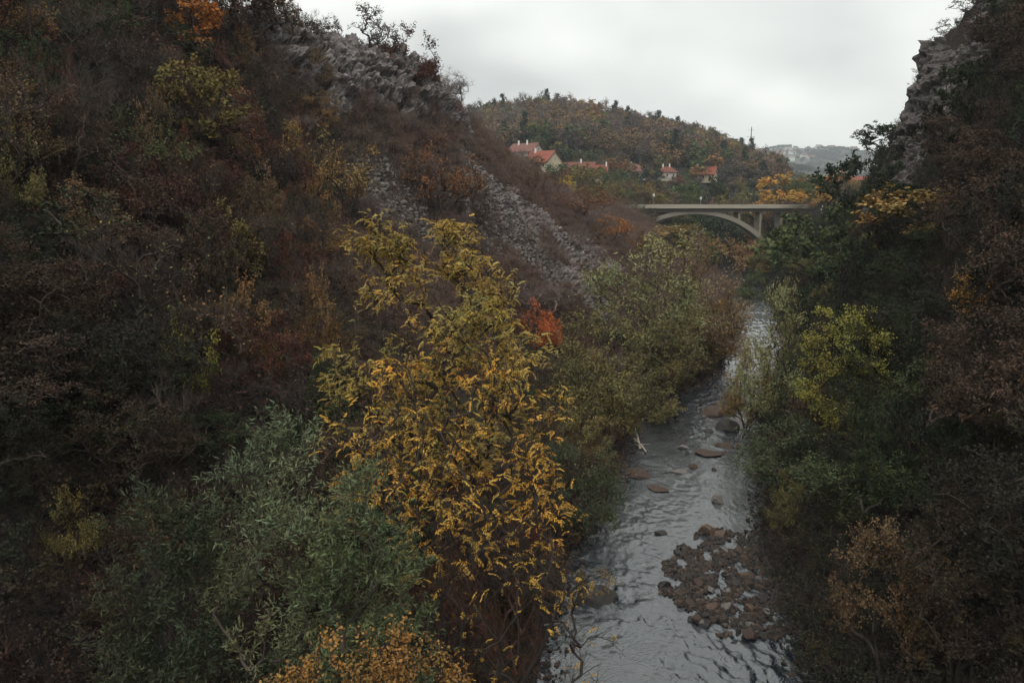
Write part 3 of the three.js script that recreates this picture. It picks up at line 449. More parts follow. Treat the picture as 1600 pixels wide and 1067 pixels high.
// --- labels of the repeats: size, colour and kind, and where each stands by something that can be found
const LANDMARKS = [[560, 110, 'the left cliff'], [312, 170, 'the gold olive upper left tree'], [290, 50, 'the tall orange tree'], [538, 270, 'the spreading ochre tree'], [697, 280, 'the rust brown scree tree'], [845, 500, 'the scarlet shrub'], [680, 440, 'the olive yellow feathery tree'], [690, 650, 'the golden feathery tree'], [440, 770, 'the largest near willow bush'], [600, 1000, 'the orange bush at the bottom'], [845, 352, 'the middle rock ledge'], [940, 405, 'the right end rock ledge'], [848, 255, 'the cream gabled house'], [1010, 450, 'the grey green willow'], [1112, 450, 'the tan willow'], [1040, 330, 'the left half of the bridge'], [1160, 330, 'the right half of the bridge'], [1212, 300, 'the golden poplar'], [1312, 290, 'the bright orange tree'], [1334, 570, 'the yellow green birch'], [1222, 520, 'the pale right bank willow'], [1445, 370, 'the bronze gold tree'], [1500, 150, 'the right crag'], [1525, 520, 'the string of yellow leaves'], [1410, 900, 'the rust bush at lower right'], [30, 250, 'the olive bush at the left edge'], [225, 230, 'the flat topped green tree'], [345, 380, 'the green and yellow bush'], [165, 600, 'the wide dark green bush'], [1042, 268, 'the white hipped house'], [1104, 268, 'the rightmost cream house'], [1175, 225, 'the power pole'], [906, 262, 'the long rust roof'], [840, 165, 'the top of the far hill'], [1160, 255, 'the green meadow'], [960, 200, 'the middle of the hill wood'], [1000, 690, 'the leaning pale log'], [1140, 668, 'the largest dark boulder'], [930, 935, 'the mossy boulder'], [1290, 380, 'the large dark green tree']];
const COLOUR = new Map([[L.umber, 'dark brown'], [L.darkred, 'dark red'], [L.black, 'blackish'], [L.darkgreen, 'dark green'], [L.olive, 'olive'], [L.mauve, 'mauve'], [L.green, 'green'], [L.brownwood, 'brown'], [L.ochre, 'ochre'], [L.russet, 'russet'], [L.firgreen, 'dark'], [L.tan, 'tan'], [L.rustbrown, 'brown'], [L.copper, 'copper'], [L.maroon, 'maroon'], [L.peat, 'peat brown'], [L.deepgreen, 'deep green']]);
const KIND = { thicket: 'twiggy shrub', leafshrub: 'leafy shrub', broadleaf: 'leafy tree', spreading: 'spreading tree', finetree: 'fine leaved tree', willow: 'narrow leaved bush', sparse: 'thin tree', forest: 'round tree', thin: 'half bare tree', fir: 'pointed fir', bare: 'bare tree' };
const pending = [];
function labelLater(o, what, size, u, v, marks, group) { pending.push({ o, what, size, u, v, marks, group }); return o; }
function writeLabels() {
  const byGroup = new Map(); for (const q of pending) { if (!byGroup.has(q.group)) byGroup.set(q.group, []); byGroup.get(q.group).push(q); }
  for (const [group, list] of byGroup) {
    const sizes = list.map((q) => q.size).sort((a, b) => a - b), lo = sizes[Math.floor(list.length / 3)], hi = sizes[Math.floor(list.length * 2 / 3)];
    for (const q of list) {
      let best = null, bd = 1e9; for (const m of q.marks) { const d = Math.hypot(m[0] - q.u, m[1] - q.v); if (d < bd) { bd = d; best = m; } }
      const dx = q.u - best[0], dy = q.v - best[1], ax = Math.abs(dx), ay = Math.abs(dy), far = bd < 40 ? 'just' : bd > 110 ? 'well' : '', dir = ax > 2.2 * ay ? (dx < 0 ? 'left of' : 'right of') : ay > 2.2 * ax ? (dy < 0 ? 'above' : 'below') : `${dy < 0 ? 'above and' : 'below and'} ${dx < 0 ? 'left' : 'right'} of`;
      tag(q.o, [q.size <= lo ? 'small' : q.size > hi ? 'large' : '', q.what, q.size > hi && /and/.test(dir) && best[2].split(' ').length > 5 ? '' : far, dir, best[2]].filter(Boolean).join(' '), q.o.userData.category, group);
    }
  }
  const words = (t) => t.split(' ').length, alike = new Map();
  for (const q of pending) { let t = q.o.userData.label; if (words(t) > 16) t = t.replace(/^(small|large) /, ''); q.o.userData.label = t; if (!alike.has(t)) alike.set(t, []); alike.get(t).push(q); }
  for (const [t, list] of alike) {                                       // those still alike are told apart by their order
    if (list.length < 2 || list.length > 4) continue;
    list.sort((a, b) => a.u - b.u); const n = ['', '', 'two', 'three', 'four'][list.length], order = { 2: ['left', 'right'], 3: ['leftmost', 'middle', 'rightmost'], 4: ['leftmost', 'second', 'third', 'rightmost'] }[list.length];
    const s = words(t) > 12 ? t.replace(' above and ', ' up ').replace(' below and ', ' down ').replace(/ (just|well) /, words(t) > 13 ? ' ' : ' $1 ') : t; if (words(s) > 12) continue;
    list.forEach((q, i) => { q.o.userData.label = `${s}, ${order[i]} of ${n} alike`; });
  }
}
function crowd(kind, variant, x, z, h, w, leaf, bark, name, note, category, group) { const o = plant(kind, variant, x, z, h, w, leaf, bark, name, note, category, group), q = project(x, ground(x, z) + h / 2, z); return labelLater(o, `${COLOUR.get(leaf) ?? ''} ${KIND[kind]}`.trim(), h, q.u, q.v, LANDMARKS, group); }

// --- shrubs and trees one can count but not tell apart, and the undergrowth between them
function scatter(R, n, pick) { let made = 0; for (let k = 0; k < n * 60 && made < n; k++) if (pick(R)) made++; return made; }
const spots = [];
const free = (x, z, r) => { for (const s of spots) if ((s[0] - x) ** 2 + (s[1] - z) ** 2 < (r + s[2]) ** 2) return false; spots.push([x, z, r]); return true; };
{
  const R = rng(77);
  const inView = (u, v) => u > -60 && u < 1660 && v > -40 && v < 1090;
  const leftAt = (R) => { const d = 20 + 165 * R(), x = riverX(d) - riverW(d) - 1.5 - 75 * Math.pow(R(), 0.8) * (d < 90 ? 1 : 0.75), z = -d, y = ground(x, z), q = project(x, y + 1.5, z); return { d, x, z, y, u: q.u, v: q.v, ok: inView(q.u, q.v) && x > crestLX(d) - 12 }; };
  scatter(R, 95, (R) => { const p = leftAt(R); if (!p.ok || p.u < 420 || p.v > 640 || p.d < 70 || (stony(p.x, p.z) > 0.45 && R() < 0.65) || !free(p.x, p.z, 1.0)) return false; crowd('thicket', Math.floor(R() * 4), p.x, p.z, 2 + 2 * R(), 2.6 + 2 * R(), L.mauve, R() < 0.6 ? B.mauve : B.russet, 'bare_shrub', 'bare mauve brown shrub among the others round the scree of the left spur', S, 'bare shrubs round the scree'); return true; });
  scatter(R, 190, (R) => { const p = leftAt(R); if (!p.ok || p.u > 500 || p.d < 34 || !free(p.x, p.z, 1.05)) return false; const k = R(); crowd(k < 0.3 ? 'thicket' : k < 0.75 ? 'leafshrub' : k < 0.87 ? 'sparse' : 'finetree', Math.floor(R() * 3), p.x, p.z, 2.4 + 2.8 * R(), 2.8 + 2.2 * R(), [L.darkred, L.umber, L.umber, L.maroon, L.rustbrown, L.rustbrown, L.darkgreen, L.deepgreen, L.peat, L.copper][Math.floor(R() * 10)], R() < 0.5 ? B.brown : B.dark, 'brown_shrub', 'dark brown shrub in the thicket of the upper left slope', S, 'dark brown shrubs of the upper left slope'); return true; });
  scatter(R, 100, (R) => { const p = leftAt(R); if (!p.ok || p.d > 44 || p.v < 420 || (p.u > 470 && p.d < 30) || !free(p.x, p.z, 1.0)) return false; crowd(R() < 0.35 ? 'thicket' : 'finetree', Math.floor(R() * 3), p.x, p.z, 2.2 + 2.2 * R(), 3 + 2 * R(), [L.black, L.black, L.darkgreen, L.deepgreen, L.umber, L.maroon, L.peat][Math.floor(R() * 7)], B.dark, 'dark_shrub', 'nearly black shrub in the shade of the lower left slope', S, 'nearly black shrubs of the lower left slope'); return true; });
  scatter(R, 26, (R) => { const d = 60 + 24 * R(), x = crestLX(d) + 26 * R() - 4, z = -d, q = project(x, ground(x, z) + 3, z); if (q.v > 180 || q.u > 400 || q.u < -40 || !free(x, z, 1.6)) return false; crowd(R() < 0.5 ? 'broadleaf' : 'sparse', Math.floor(R() * 3), x, z, 6 + 4 * R(), 4 + 3 * R(), R() < 0.25 ? L.darkred : L.umber, B.dark, 'beech_tree', 'dark red brown tree at the top left corner of the slope', T, 'dark trees at the top of the left slope'); return true; });
  scatter(R, 130, (R) => { const d = 18 + 170 * R(), x = riverX(d) + riverW(d) + 3 + 42 * R(), z = -d, q = project(x, ground(x, z) + 3, z); if (!inView(q.u, q.v) || x > crestRX(d) + 6 || (q.v < 262 && q.u > 1400 && d > 72) || (q.u < 1300 && q.v > 380 && d < 90) || !free(x, z, 1.5)) return false; const k = R(), p0 = d; crowd(d < 60 ? (k < 0.6 ? 'finetree' : 'willow') : k < 0.45 ? 'broadleaf' : k < 0.75 ? 'leafshrub' : 'finetree', Math.floor(R() * 3), x, z, 4 + 3.5 * R(), 4 + 2.5 * R(), [L.black, L.black, L.darkgreen, L.darkgreen, L.deepgreen, L.umber, L.black, p0 > 60 ? L.olive : L.darkgreen][Math.floor(R() * 8)], B.dark, 'dark_tree', 'dark leafy tree crowded with others on the shaded right slope', T, 'dark trees of the right slope'); return true; });
  scatter(R, 40, (R) => { const d = 92 + 80 * R(), x = crestRX(d) - 0.5 + 8 * R(), z = -d, q = project(x, ground(x, z) + 2, z); if (!inView(q.u, q.v) || !free(x, z, 0.9)) return false; crowd(R() < 0.6 ? 'leafshrub' : 'sparse', Math.floor(R() * 3), x, z, 2 + 2.5 * R(), 2 + 2 * R(), [L.black, L.darkgreen, L.umber, L.olive][Math.floor(R() * 4)], B.dark, 'crest_bush', 'small dark bush along the top of the right crag', 'bush', 'bushes along the top of the right crag'); return true; });
  scatter(R, 26, (R) => { const d = 34 + 100 * R(), x = riverX(d) - riverW(d) - 0.6 - 2.4 * R(), z = -d; if (!free(x, z, 0.8)) return false; crowd(R() < 0.5 ? 'leafshrub' : 'thicket', Math.floor(R() * 3), x, z, 1.8 + 2.2 * R(), 2.4 + 1.5 * R(), R() < 0.5 ? L.umber : L.olive, B.dark, 'bank_bush', 'low brown green bush along the left edge of the river', 'bush', 'low bushes on the left river edge'); return true; });
  scatter(R, 24, (R) => { const d = 44 + 120 * R(), x = riverX(d) + riverW(d) + 0.6 + 2.6 * R(), z = -d; if (!free(x, z, 0.8)) return false; crowd('leafshrub', Math.floor(R() * 3), x, z, 1.5 + 2 * R(), 2.4 + 1.8 * R(), R() < 0.6 ? L.darkgreen : L.olive, B.dark, 'bank_bush', 'low dark green bush along the right edge of the river', 'bush', 'low bushes on the right river edge'); return true; });
  // round the bridge
  scatter(R, 95, (R) => { const d = 190 + 130 * R(), x = riverX(d) + (R() - 0.5) * 110, z = -d, q = project(x, ground(x, z) + 3, z); if (q.u < 940 || q.u > 1330 || Math.abs(x - riverX(d)) < 5 || (Math.abs(d - 244) < 7) || !free(x, z, 1.8)) return false; if (d < 243 && project(x, ground(x, z) + 7.5, z).v < 345) return false; crowd('broadleaf', Math.floor(R() * 3), x, z, d < 240 ? 4 + 3 * R() : 6 + 3.5 * R(), 5 + 2.5 * R(), [L.green, L.olive, L.brownwood, L.darkgreen, L.ochre][Math.floor(R() * 5)], B.dark, 'valley_tree', 'green or brown leafy tree in the belt beside and behind the bridge', T, 'trees of the belt round the bridge'); return true; });
  scatter(R, 60, (R) => { const d = 250 + 55 * R(), a = 0.14 + 0.30 * R(), x = a * d, z = -d; if (project(x, ground(x, z) + 9, z).v < 268 || Math.abs(x - riverX(d)) < 6 || !free(x, z, 1.6)) return false; crowd('broadleaf', Math.floor(R() * 3), x, z, 6 + 5 * R(), 6 + 3 * R(), [L.green, L.darkgreen, L.olive, L.deepgreen, L.brownwood, L.ochre][Math.floor(R() * 6)], B.dark, 'valley_tree', 'x', T, 'trees of the belt behind the bridge'); return true; });
  // among the houses and on the hill
  const farKinds = [['forest', L.rustbrown, 'brown_tree', 'brown leafy tree in the wood on the hill behind the houses', 'brown trees of the hill wood', 130], ['forest', L.copper, 'russet_tree', 'x', 'copper trees of the hill wood', 50], ['forest', L.ochre, 'ochre_tree', 'x', 'ochre trees of the hill wood', 36], ['thin', L.mauve, 'bare_tree', 'x', 'half bare trees of the hill wood', 150], ['thin', L.tan, 'tall_tree', 'x', 'tan thin trees of the hill wood', 50], ['forest', L.green, 'green_tree', 'green leafy tree in the wood on the hill behind the houses', 'green trees of the hill wood', 70], ['fir', L.firgreen, 'fir_tree', 'dark pointed fir in the wood on the hill behind the houses', 'firs of the hill wood', 26]];
  for (const [kind, leaf, name, label, group, n] of farKinds) scatter(R, n, (R) => { const d = 395 + 185 * R(), a = -0.055 + 0.395 * R(), x = a * d, z = -d; if (meadow(x, z) > 0 || (a > 0.2 && d < 470 && R() < 0.5) || !free(x, z, 2.6)) return false; crowd(kind, Math.floor(R() * 4), x, z, (kind === 'fir' ? 13 : kind === 'thin' ? 11 : 8) + 7 * R() ** 1.5, kind === 'fir' ? 6.5 : kind === 'thin' ? 8 : 9.5 + 4.5 * R(), leaf, B.brown, name, label, T, group); return true; });
  scatter(R, 110, (R) => { const d = 275 + 120 * R(), a = -0.02 + 0.5 * R(), x = a * d, z = -d; if (!free(x, z, 2.2)) return false; const h = 5.5 + 4 * R(); crowd('forest', Math.floor(R() * 4), x, z, h, 6 + 3 * R(), [L.green, L.brownwood, L.darkgreen, L.olive, L.russet][Math.floor(R() * 5)], B.brown, 'garden_tree', 'leafy tree standing among the houses beyond the bridge', T, 'trees among the houses'); return true; });
}

// ------------------------------------------------------------------ crags and ledges
{
  const at = (d, back) => [crestLX(d) + back, -d];
  crag('rock_cliff', 'grey jointed limestone cliff under the skyline trees of the left hill', [at(86, -3), at(119, -3), at(119, 9), at(86, 12)], { push: 2.6, block: 3.0, cells: [260, 130], seed: 4, tint: ROCK, dip: 0.45, moss: 0.3 });
  const ledge = (u, v, w, l, seed, label, push = 1.15) => { const p = hit(u, v); if (!p) return; const c = Math.cos(0.95), s = Math.sin(0.95), q = (a, b) => [p.x + a * c * w / 2 - b * s * l / 2, p.z - a * s * w / 2 - b * c * l / 2]; crag('rock_ledge', label, [q(-1, -1), q(1, -1), q(1, 1), q(-1, 1)].reverse(), { push, block: 1.9, cells: [110, 90], seed, tint: [0.40, 0.335, 0.32], dip: 0.12, moss: 0.2 }); };
  ledge(845, 350, 13, 9, 21, 'pale tilted rock ledge in the middle of the left spur');
  ledge(893, 393, 13, 9, 22, 'pale slabby rock ledge below the middle one of the left spur');
  ledge(938, 408, 11, 9, 23, 'pale blocky rock ledge at the right end of the left spur beside the willow');
  ledge(905, 440, 8, 6, 25, 'small pale rock ledge low on the spur above the scarlet shrub', 0.9);
  ledge(775, 300, 7, 5, 24, 'stony ledge right of the rust brown tree on the scree', 0.6);
  const rt = (d, back) => [crestRX(d) + back, -d];
  crag('rock_cliff', 'dark steep rock crag towering at the right edge against the sky', [rt(74, -13), rt(117, -8), rt(117, 2), rt(74, 1)], { push: 2.2, block: 3.0, cells: [260, 120], seed: 31, tint: [0.26, 0.225, 0.215], dip: -0.4, moss: 0.34 });
  // loose scree: angular stones nobody could count
  const R = rng(5), list = []; for (let k = 0; k < 60000 && list.length < 6000; k++) { const s = screeSpots[Math.floor(R() * screeSpots.length)], a = R() * 6.28, r = s[2] * 1.25 * Math.sqrt(R()), x = s[0] + Math.cos(a) * r, z = s[1] + Math.sin(a) * r; if (stony(x, z) > 0.25 + 0.5 * R()) list.push([x, z]); }
  pebbles.slice(0, 2).forEach((g, v) => { const mine = list.filter((_, i) => i % 2 === v), im = new THREE.InstancedMesh(g, ST.grey, mine.length), o = new THREE.Object3D(); mine.forEach(([x, z], i) => { const q = 0.05 + 0.30 * R() ** 3; o.position.set(x, ground(x, z) + q * 0.2, z); o.rotation.set(R() * 6, R() * 6, R() * 6); o.scale.set(q * (0.8 + R()), q, q); o.updateMatrix(); im.setMatrixAt(i, o.matrix); const t = 0.6 + 0.5 * R(); im.setColorAt(i, col(t, t * 0.95, t * 0.94)); }); im.name = v ? 'scree_rubble' : 'scree_gravel'; im.userData.kind = 'stuff'; im.castShadow = im.receiveShadow = true; scene.add(im); });
}

// ------------------------------------------------------------------ boulders, gravel bar and driftwood in the river
const water = (u, v) => { const r = ray(u, v), t = -(CAM_H - 0.02) / r.y; return { x: r.x * t, z: r.z * t, px: t / FOCAL }; };
{
  const R = rng(61);
  const stone = (u, v, wpx, hgt, kind, m, name, label, category, group) => { const p = water(u, v), w = wpx * p.px / 2, o = single(name, stones[kind % 7], m, label, category, group); o.position.set(p.x, hgt * w * 0.22 - 0.03, p.z); o.scale.set(w * 1.25, w * hgt * 1.5, w * (0.85 + 0.35 * R())); o.rotation.y = (R() - 0.5) * 0.9; return o; };
  stone(1140, 668, 44, 0.75, 1, ST.dark, 'boulder', 'largest dark boulder in the river beside the right bank bushes', 'boulder');
  stone(1106, 674, 17, 0.6, 2, ST.dark, 'boulder', 'small dark boulder just left of the largest dark boulder', 'boulder');
  stone(1120, 783, 24, 0.75, 3, ST.grey, 'boulder', 'lone grey boulder in the bright middle of the river', 'boulder');
  stone(1031, 833, 19, 0.5, 4, ST.dark, 'boulder', 'flat dark stone in the river left of the gravel bar tip', 'boulder');
  stone(1105, 830, 30, 0.7, 5, ST.tan, 'boulder', 'reddish brown boulder at the upstream tip of the gravel bar', 'boulder');
  stone(1127, 836, 22, 0.6, 6, ST.tan, 'boulder', 'brown slab right of the reddish boulder at the tip of the gravel bar', 'boulder');
  stone(1105, 709, 40, 0.35, 0, ST.brown, 'boulder', 'long flat brown rock in the river above the lone grey boulder', 'boulder');
  stone(1132, 697, 26, 0.5, 2, ST.brown, 'boulder', 'brown rock right of the long flat one near the right bank', 'boulder');
  stone(1083, 730, 18, 0.5, 3, ST.brown, 'boulder', 'small brown stone below the long flat rock', 'boulder');
  stone(1060, 737, 26, 0.25, 4, ST.grey, 'boulder', 'low grey stone awash in the river left of the small brown one', 'boulder');
  stone(1068, 699, 20, 0.4, 5, ST.grey, 'boulder', 'grey stone in the river below the fallen pale log', 'boulder');
  stone(1122, 645, 44, 0.4, 6, ST.brown, 'boulder', 'flat brown rock in the rapids above the largest dark boulder', 'boulder');
  stone(1155, 632, 36, 0.8, 1, ST.tan, 'boulder', 'tan boulder among the bushes at the right edge of the rapids', 'boulder');
  stone(995, 742, 44, 0.3, 3, ST.brown, 'boulder', 'flat brown rock by the left bank above the overhanging willow bush', 'boulder');
  stone(1028, 764, 34, 0.3, 0, ST.brown, 'boulder', 'low rock with dry weeds left of the lone grey boulder', 'boulder');
  stone(1166, 900, 20, 0.7, 2, ST.tan, 'boulder', 'tan boulder standing out in the middle of the gravel bar', 'boulder');
  stone(1172, 952, 22, 0.8, 5, ST.tan, 'boulder', 'tan block at the lower end of the gravel bar', 'boulder');
  stone(1058, 928, 16, 0.8, 4, ST.brown, 'boulder', 'rounded brown boulder at the left foot of the gravel bar', 'boulder');
  stone(1104, 975, 20, 0.5, 6, ST.dark, 'boulder', 'wet black stone in the bright water below the gravel bar', 'boulder');
  stone(1084, 966, 20, 0.35, 1, ST.dark, 'boulder', 'flat wet black stone left of the other black one below the gravel bar', 'boulder');
  stone(1150, 1004, 14, 0.5, 2, ST.dark, 'boulder', 'dark stone in the water at the lowest end of the gravel bar', 'boulder');
  { // the mossy boulder with weeds
    const p = water(930, 936), o = thing('boulder', 'big boulder overgrown with yellowing weeds near the left bank at the bottom', 'boulder', [p.x, 0.1, p.z], 0.4), b = part('rock', stones[2], ST.dark, o); b.scale.set(1.5, 1.1, 1.2);
    const g = grow({ ...RECIPES.leafshrub(0), seed: 909, h: 0.7, shape: dome(0.7, 1.1, 0.1), clumps: 20, tips: 130, spread: 0.25, stems: 6, leaves: 9, leaf: 0.06, fuzz: 0.06, twigs: 3, twigLen: 0.2, twig: 0.004, seg: 0.2 }), f = part('weeds', g.leaves, L.ochre, o); f.position.y = 0.55; f.scale.set(1.25, 1.3, 1.25); const st = part('stems', g.wood, B.brown, o); st.position.y = 0.45;
  }
  // the gravel bar, stone by stone for the larger ones
  const bar = (u, v) => { const t = (v - 826) / 150, l = v < 875 ? mix(1098, 1046, (v - 826) / 49) : v < 925 ? mix(1046, 1036, (v - 875) / 50) : mix(1036, 1130, (v - 925) / 70), r = mix(1150, 1290, clamp(t * 1.4)); return t < 0 || t > 1.15 ? -1 : 1.6 * Math.min((u - l) / 40, (r - u) / 40, t * 4, (1.15 - t) * 3, 0.14); };
  const BAR = [[1105, 828, 'the reddish boulder at the bar tip'], [1166, 900, 'the tan boulder of the bar'], [1172, 952, 'the tan block of the bar'], [1058, 928, 'the rounded brown boulder'], [1104, 975, 'the wet black stone'], [1100, 880, 'the middle of the bar'], [1200, 900, 'the right flank of the bar'], [1120, 930, 'the bare lower flank of the bar'], [1220, 950, 'the dark right bank bushes'], [1045, 885, 'the left point of the bar']];
  let n = 0; for (let k = 0; k < 5000 && n < 190; k++) {
    const u = 1020 + 300 * R(), v = 822 + 175 * R(), q = bar(u, v) + 1.5 * fbm(u / 30, v / 20, 4, 4) - 0.05; if (q < 0.05) continue;
    const p = water(u, v), sz = 0.09 + 0.36 * R() ** 3; if (!free(p.x, p.z, sz * 0.6)) continue;
    const m = [ST.brown, ST.dark, ST.brown, ST.tan, ST.brown, ST.dark, ST.grey, ST.dark][Math.floor(R() * 8)], c = m === ST.brown ? 'brown' : m === ST.dark ? 'blackish' : m === ST.tan ? 'tan' : 'grey';
    const o = single('river_stone', stones[Math.floor(R() * 7)], m, 'x', 'stone', 'x'); labelLater(o, `${c} stone`, sz, u, v, BAR, 'stones of the gravel bar'); o.position.set(p.x, 0.05 + 0.12 * clamp(q), p.z); o.scale.set(sz * (0.9 + 0.5 * R()), sz * (0.8 + 0.4 * R()), sz); o.rotation.set((R() - 0.5) * 0.5, R() * 6.28, (R() - 0.5) * 0.5); n++;
  }
  const list = []; for (let k = 0; k < 90000 && list.length < 5000; k++) { const u = 1000 + 330 * R(), v = 815 + 200 * R(), q = bar(u, v) + 1.5 * fbm(u / 30, v / 20, 4, 4) - 0.05; if (q < 0.02) continue; const p = water(u, v); list.push([p.x, p.z, q]); }
  // pebbles along both margins
  for (let k = 0; k < 5000; k++) { const d = 26 + 110 * R(), sd = R() < 0.5 ? -1 : 1, x = riverX(d) + sd * (riverW(d) + 0.3 - 1.3 * R() ** 2); list.push([x, -d, 0.1]); }
  for (let k = 0; k < 500; k++) { const d = 60 + 80 * R(), x = riverX(d) + (R() * 2 - 1) * riverW(d); if (fbm(x / 3, d / 4, 7, 2) > 0.12) list.push([x, -d, -0.3]); }
  pebbles.forEach((g, v) => { const mine = list.filter((_, i) => i % 4 === v), im = new THREE.InstancedMesh(g, v % 2 ? ST.brown : ST.dark, mine.length), o = new THREE.Object3D(); mine.forEach(([x, z, q], i) => { const s = 0.05 + 0.13 * R() ** 2 + (q < 0 ? 0.12 : 0); o.position.set(x, 0.01 + 0.12 * clamp(q), z); o.rotation.set(R(), R() * 6, R()); o.scale.set(s * (0.9 + 0.6 * R()), s, s); o.updateMatrix(); im.setMatrixAt(i, o.matrix); const t = 0.5 + R(); im.setColorAt(i, col(t, t, t)); }); im.name = numbered('river_gravel'); im.userData.kind = 'stuff'; im.castShadow = im.receiveShadow = true; scene.add(im); });
  // driftwood
  const wood = (pts, r, m, name, label) => { const s = new Shape(), P = pts.map(([u, v, y]) => { const p = water(u, v); return V(p.x, y, p.z); }), c = new THREE.CatmullRomCurve3(P), N = 14; for (let k = 0; k < N; k++) s.prism(c.getPoint(k / N), c.getPoint((k + 1) / N), r * (1 - 0.6 * k / N), r * (1 - 0.6 * (k + 1) / N), 6, [1, 1, 1]); for (let k = 0; k < 5; k++) { const a = c.getPoint(0.3 + 0.13 * k), e = a.clone().add(randomDir(R).multiplyScalar(0.5 + 0.4 * R())); e.y = Math.max(e.y, a.y + 0.1); s.prism(a, e, r * 0.35, r * 0.12, 4, [0.9, 0.9, 0.9]); } return single(name, s.build(true), m, label, 'driftwood'); };
  wood([[1001, 702, 0.0], [997, 694, 0.5], [992, 690, 1.3]], 0.13, B.pale, 'driftwood_log', 'short pale log leaning out of the left bank');
  wood([[1010, 708, 0.1], [1002, 700, 0.3], [990, 696, 0.7]], 0.09, B.pale, 'driftwood_log', 'thin pale log lying across the foot of the leaning one');
  wood([[850, 990, 0.5], [880, 985, 0.5], [893, 965, 0.6], [905, 945, 1.1]], 0.05, B.grey, 'driftwood_branch', 'bent grey dead branch by the mossy boulder at the bottom');
  wood([[838, 962, 0.8], [870, 960, 0.5], [900, 972, 0.2]], 0.06, B.brown, 'driftwood_branch', 'brown dead branch lying on the left bank at the bottom');
  wood([[975, 745, 0.2], [1000, 741, 0.3], [1022, 738, 0.1]], 0.07, B.brown, 'driftwood_branch', 'brown stick lying on the flat rock by the left bank');
}

// ------------------------------------------------------------------ the arch bridge
{
  const Z = -240, pxm = out(1088, 319, 240).px, X0 = out(1088, 319, 240).x, top = out(1088, 319.5, 240).y, hx = (u) => (u - 1088) * pxm;
  const concrete = canvasTexture(256, (u, v) => { const a = tile(u, v, 8, 3, 4), s = 0.5 + 0.5 * tile(u, v * 0.15, 24, 8, 3), g = clamp(0.74 + 0.3 * a - 0.25 * Math.max(0, s - 0.5)); return [g, g * 0.985, g * 0.95]; });
  const pale = new THREE.MeshStandardMaterial({ color: col(0.52, 0.48, 0.42), roughness: 0.9, map: concrete, bumpMap: litterBump, bumpScale: 0.01 }), grey = new THREE.MeshStandardMaterial({ color: col(0.24, 0.22, 0.20), roughness: 0.9, map: concrete }), light = new THREE.MeshStandardMaterial({ color: col(0.72, 0.67, 0.59), roughness: 0.9, map: concrete }), rail = mat(col(0.085, 0.05, 0.04), 0.7);
  const o = thing('arch_bridge', 'concrete road bridge on an open arch across the gorge', 'bridge', [X0, 0, Z]);
  const xl = hx(940), xr = hx(1290), W = 8, len = xr - xl, mid = (xl + xr) / 2;
  const box = (name, w, h, d, x, y, z, m, p = o) => { const b = part(name, new THREE.BoxGeometry(w, h, d), m, p); b.position.set(x, y, z); return b; };
  box('deck', len, 0.35, W, mid, top - 0.42, -W / 2 + 0.0, grey);
  box('roadway', len, 0.06, W - 2.4, mid, top - 0.2, -W / 2, mat(col(0.06, 0.06, 0.06), 0.95));
  for (const z of [0.12, -W - 0.12]) { box('kerb_beam', len, 1.15, 0.3, mid, top - 0.6, z, light); box('girder', len, 1.05, 0.5, mid, top - 1.70, z - Math.sign(z) * 1.1, grey); }
  const nP = 36; for (const z of [0.1, -W - 0.1]) { const r = part('railing', new THREE.BoxGeometry(len, 0.07, 0.07), rail, o); r.position.set(mid, top + 0.95, z); for (const y of [0.35, 0.65]) box('rail', len, 0.035, 0.035, 0, y - 0.95, 0, rail, r); for (let k = 0; k <= nP; k++) box('post', 0.06, 0.95, 0.06, -len / 2 + len * k / nP, -0.475, 0, rail, r); }
  // arch rib: parabola-like, thickening towards the springings
  const crown = top - 1.75, drop = (x) => 0.0138 * x * x * (1 + 0.0006 * x * x), half = 25, s = new THREE.Shape(), N = 48;
  for (let k = 0; k <= N; k++) { const x = mix(-half, half, k / N); k ? s.lineTo(x, crown - drop(x)) : s.moveTo(x, crown - drop(x)); }
  for (let k = N; k >= 0; k--) { const x = mix(-half, half, k / N); s.lineTo(x * 0.985, crown - drop(x) - 1.05 - 0.02 * Math.abs(x)); }
  const arch = part('arch_rib', new THREE.ExtrudeGeometry(s, { depth: W - 2, bevelEnabled: true, bevelSize: 0.05, bevelThickness: 0.05, bevelSegments: 1 }), pale, o); arch.position.z = -W + 1;
  for (const u of [1012 - 1088, 34.5 - 1, 72, 106, 139, -106, -139]) { if (Math.abs(u) < 40) continue; const x = u * pxm - 0.3, yb = Math.abs(x) < half ? crown - drop(x) : ground(X0 + x, Z) - 1, y1 = top - 1.2, yb2 = Math.min(yb, y1 - 0.5) - 0.3; box('column', 0.62, y1 - yb2, W - 2.6, x, (y1 + yb2) / 2, -W / 2, pale); }
  for (const sx of [-1, 1]) box('abutment', 5, 9, W, sx > 0 ? xr + 2 : xl - 2, top - 5.3, -W / 2, grey);
  const lamp = (u, vT, label, z) => { const x = X0 + hx(u), h = out(u, vT, 240).y - top, t = thing('street_lamp', label, 'street lamp', [x, top, Z + z]); const sh = new THREE.CylinderGeometry(0.06, 0.09, h, 8); part('pole', sh, mat(col(0.2, 0.2, 0.2), 0.6), t).position.y = h / 2; const hd = part('lamp_head', new THREE.CylinderGeometry(0.36, 0.22, 0.75, 10), mat(col(0.85, 0.85, 0.82), 0.4), t); hd.position.y = h - 0.2; const cap = part('lamp_cap', new THREE.ConeGeometry(0.4, 0.22, 10), mat(col(0.25, 0.25, 0.25), 0.5), t); cap.position.y = h + 0.29; };
  lamp(1022, 304, 'white headed street lamp on the left half of the bridge', -0.7);
  lamp(1104, 309, 'smaller street lamp near the middle of the bridge', -W + 0.7);
}

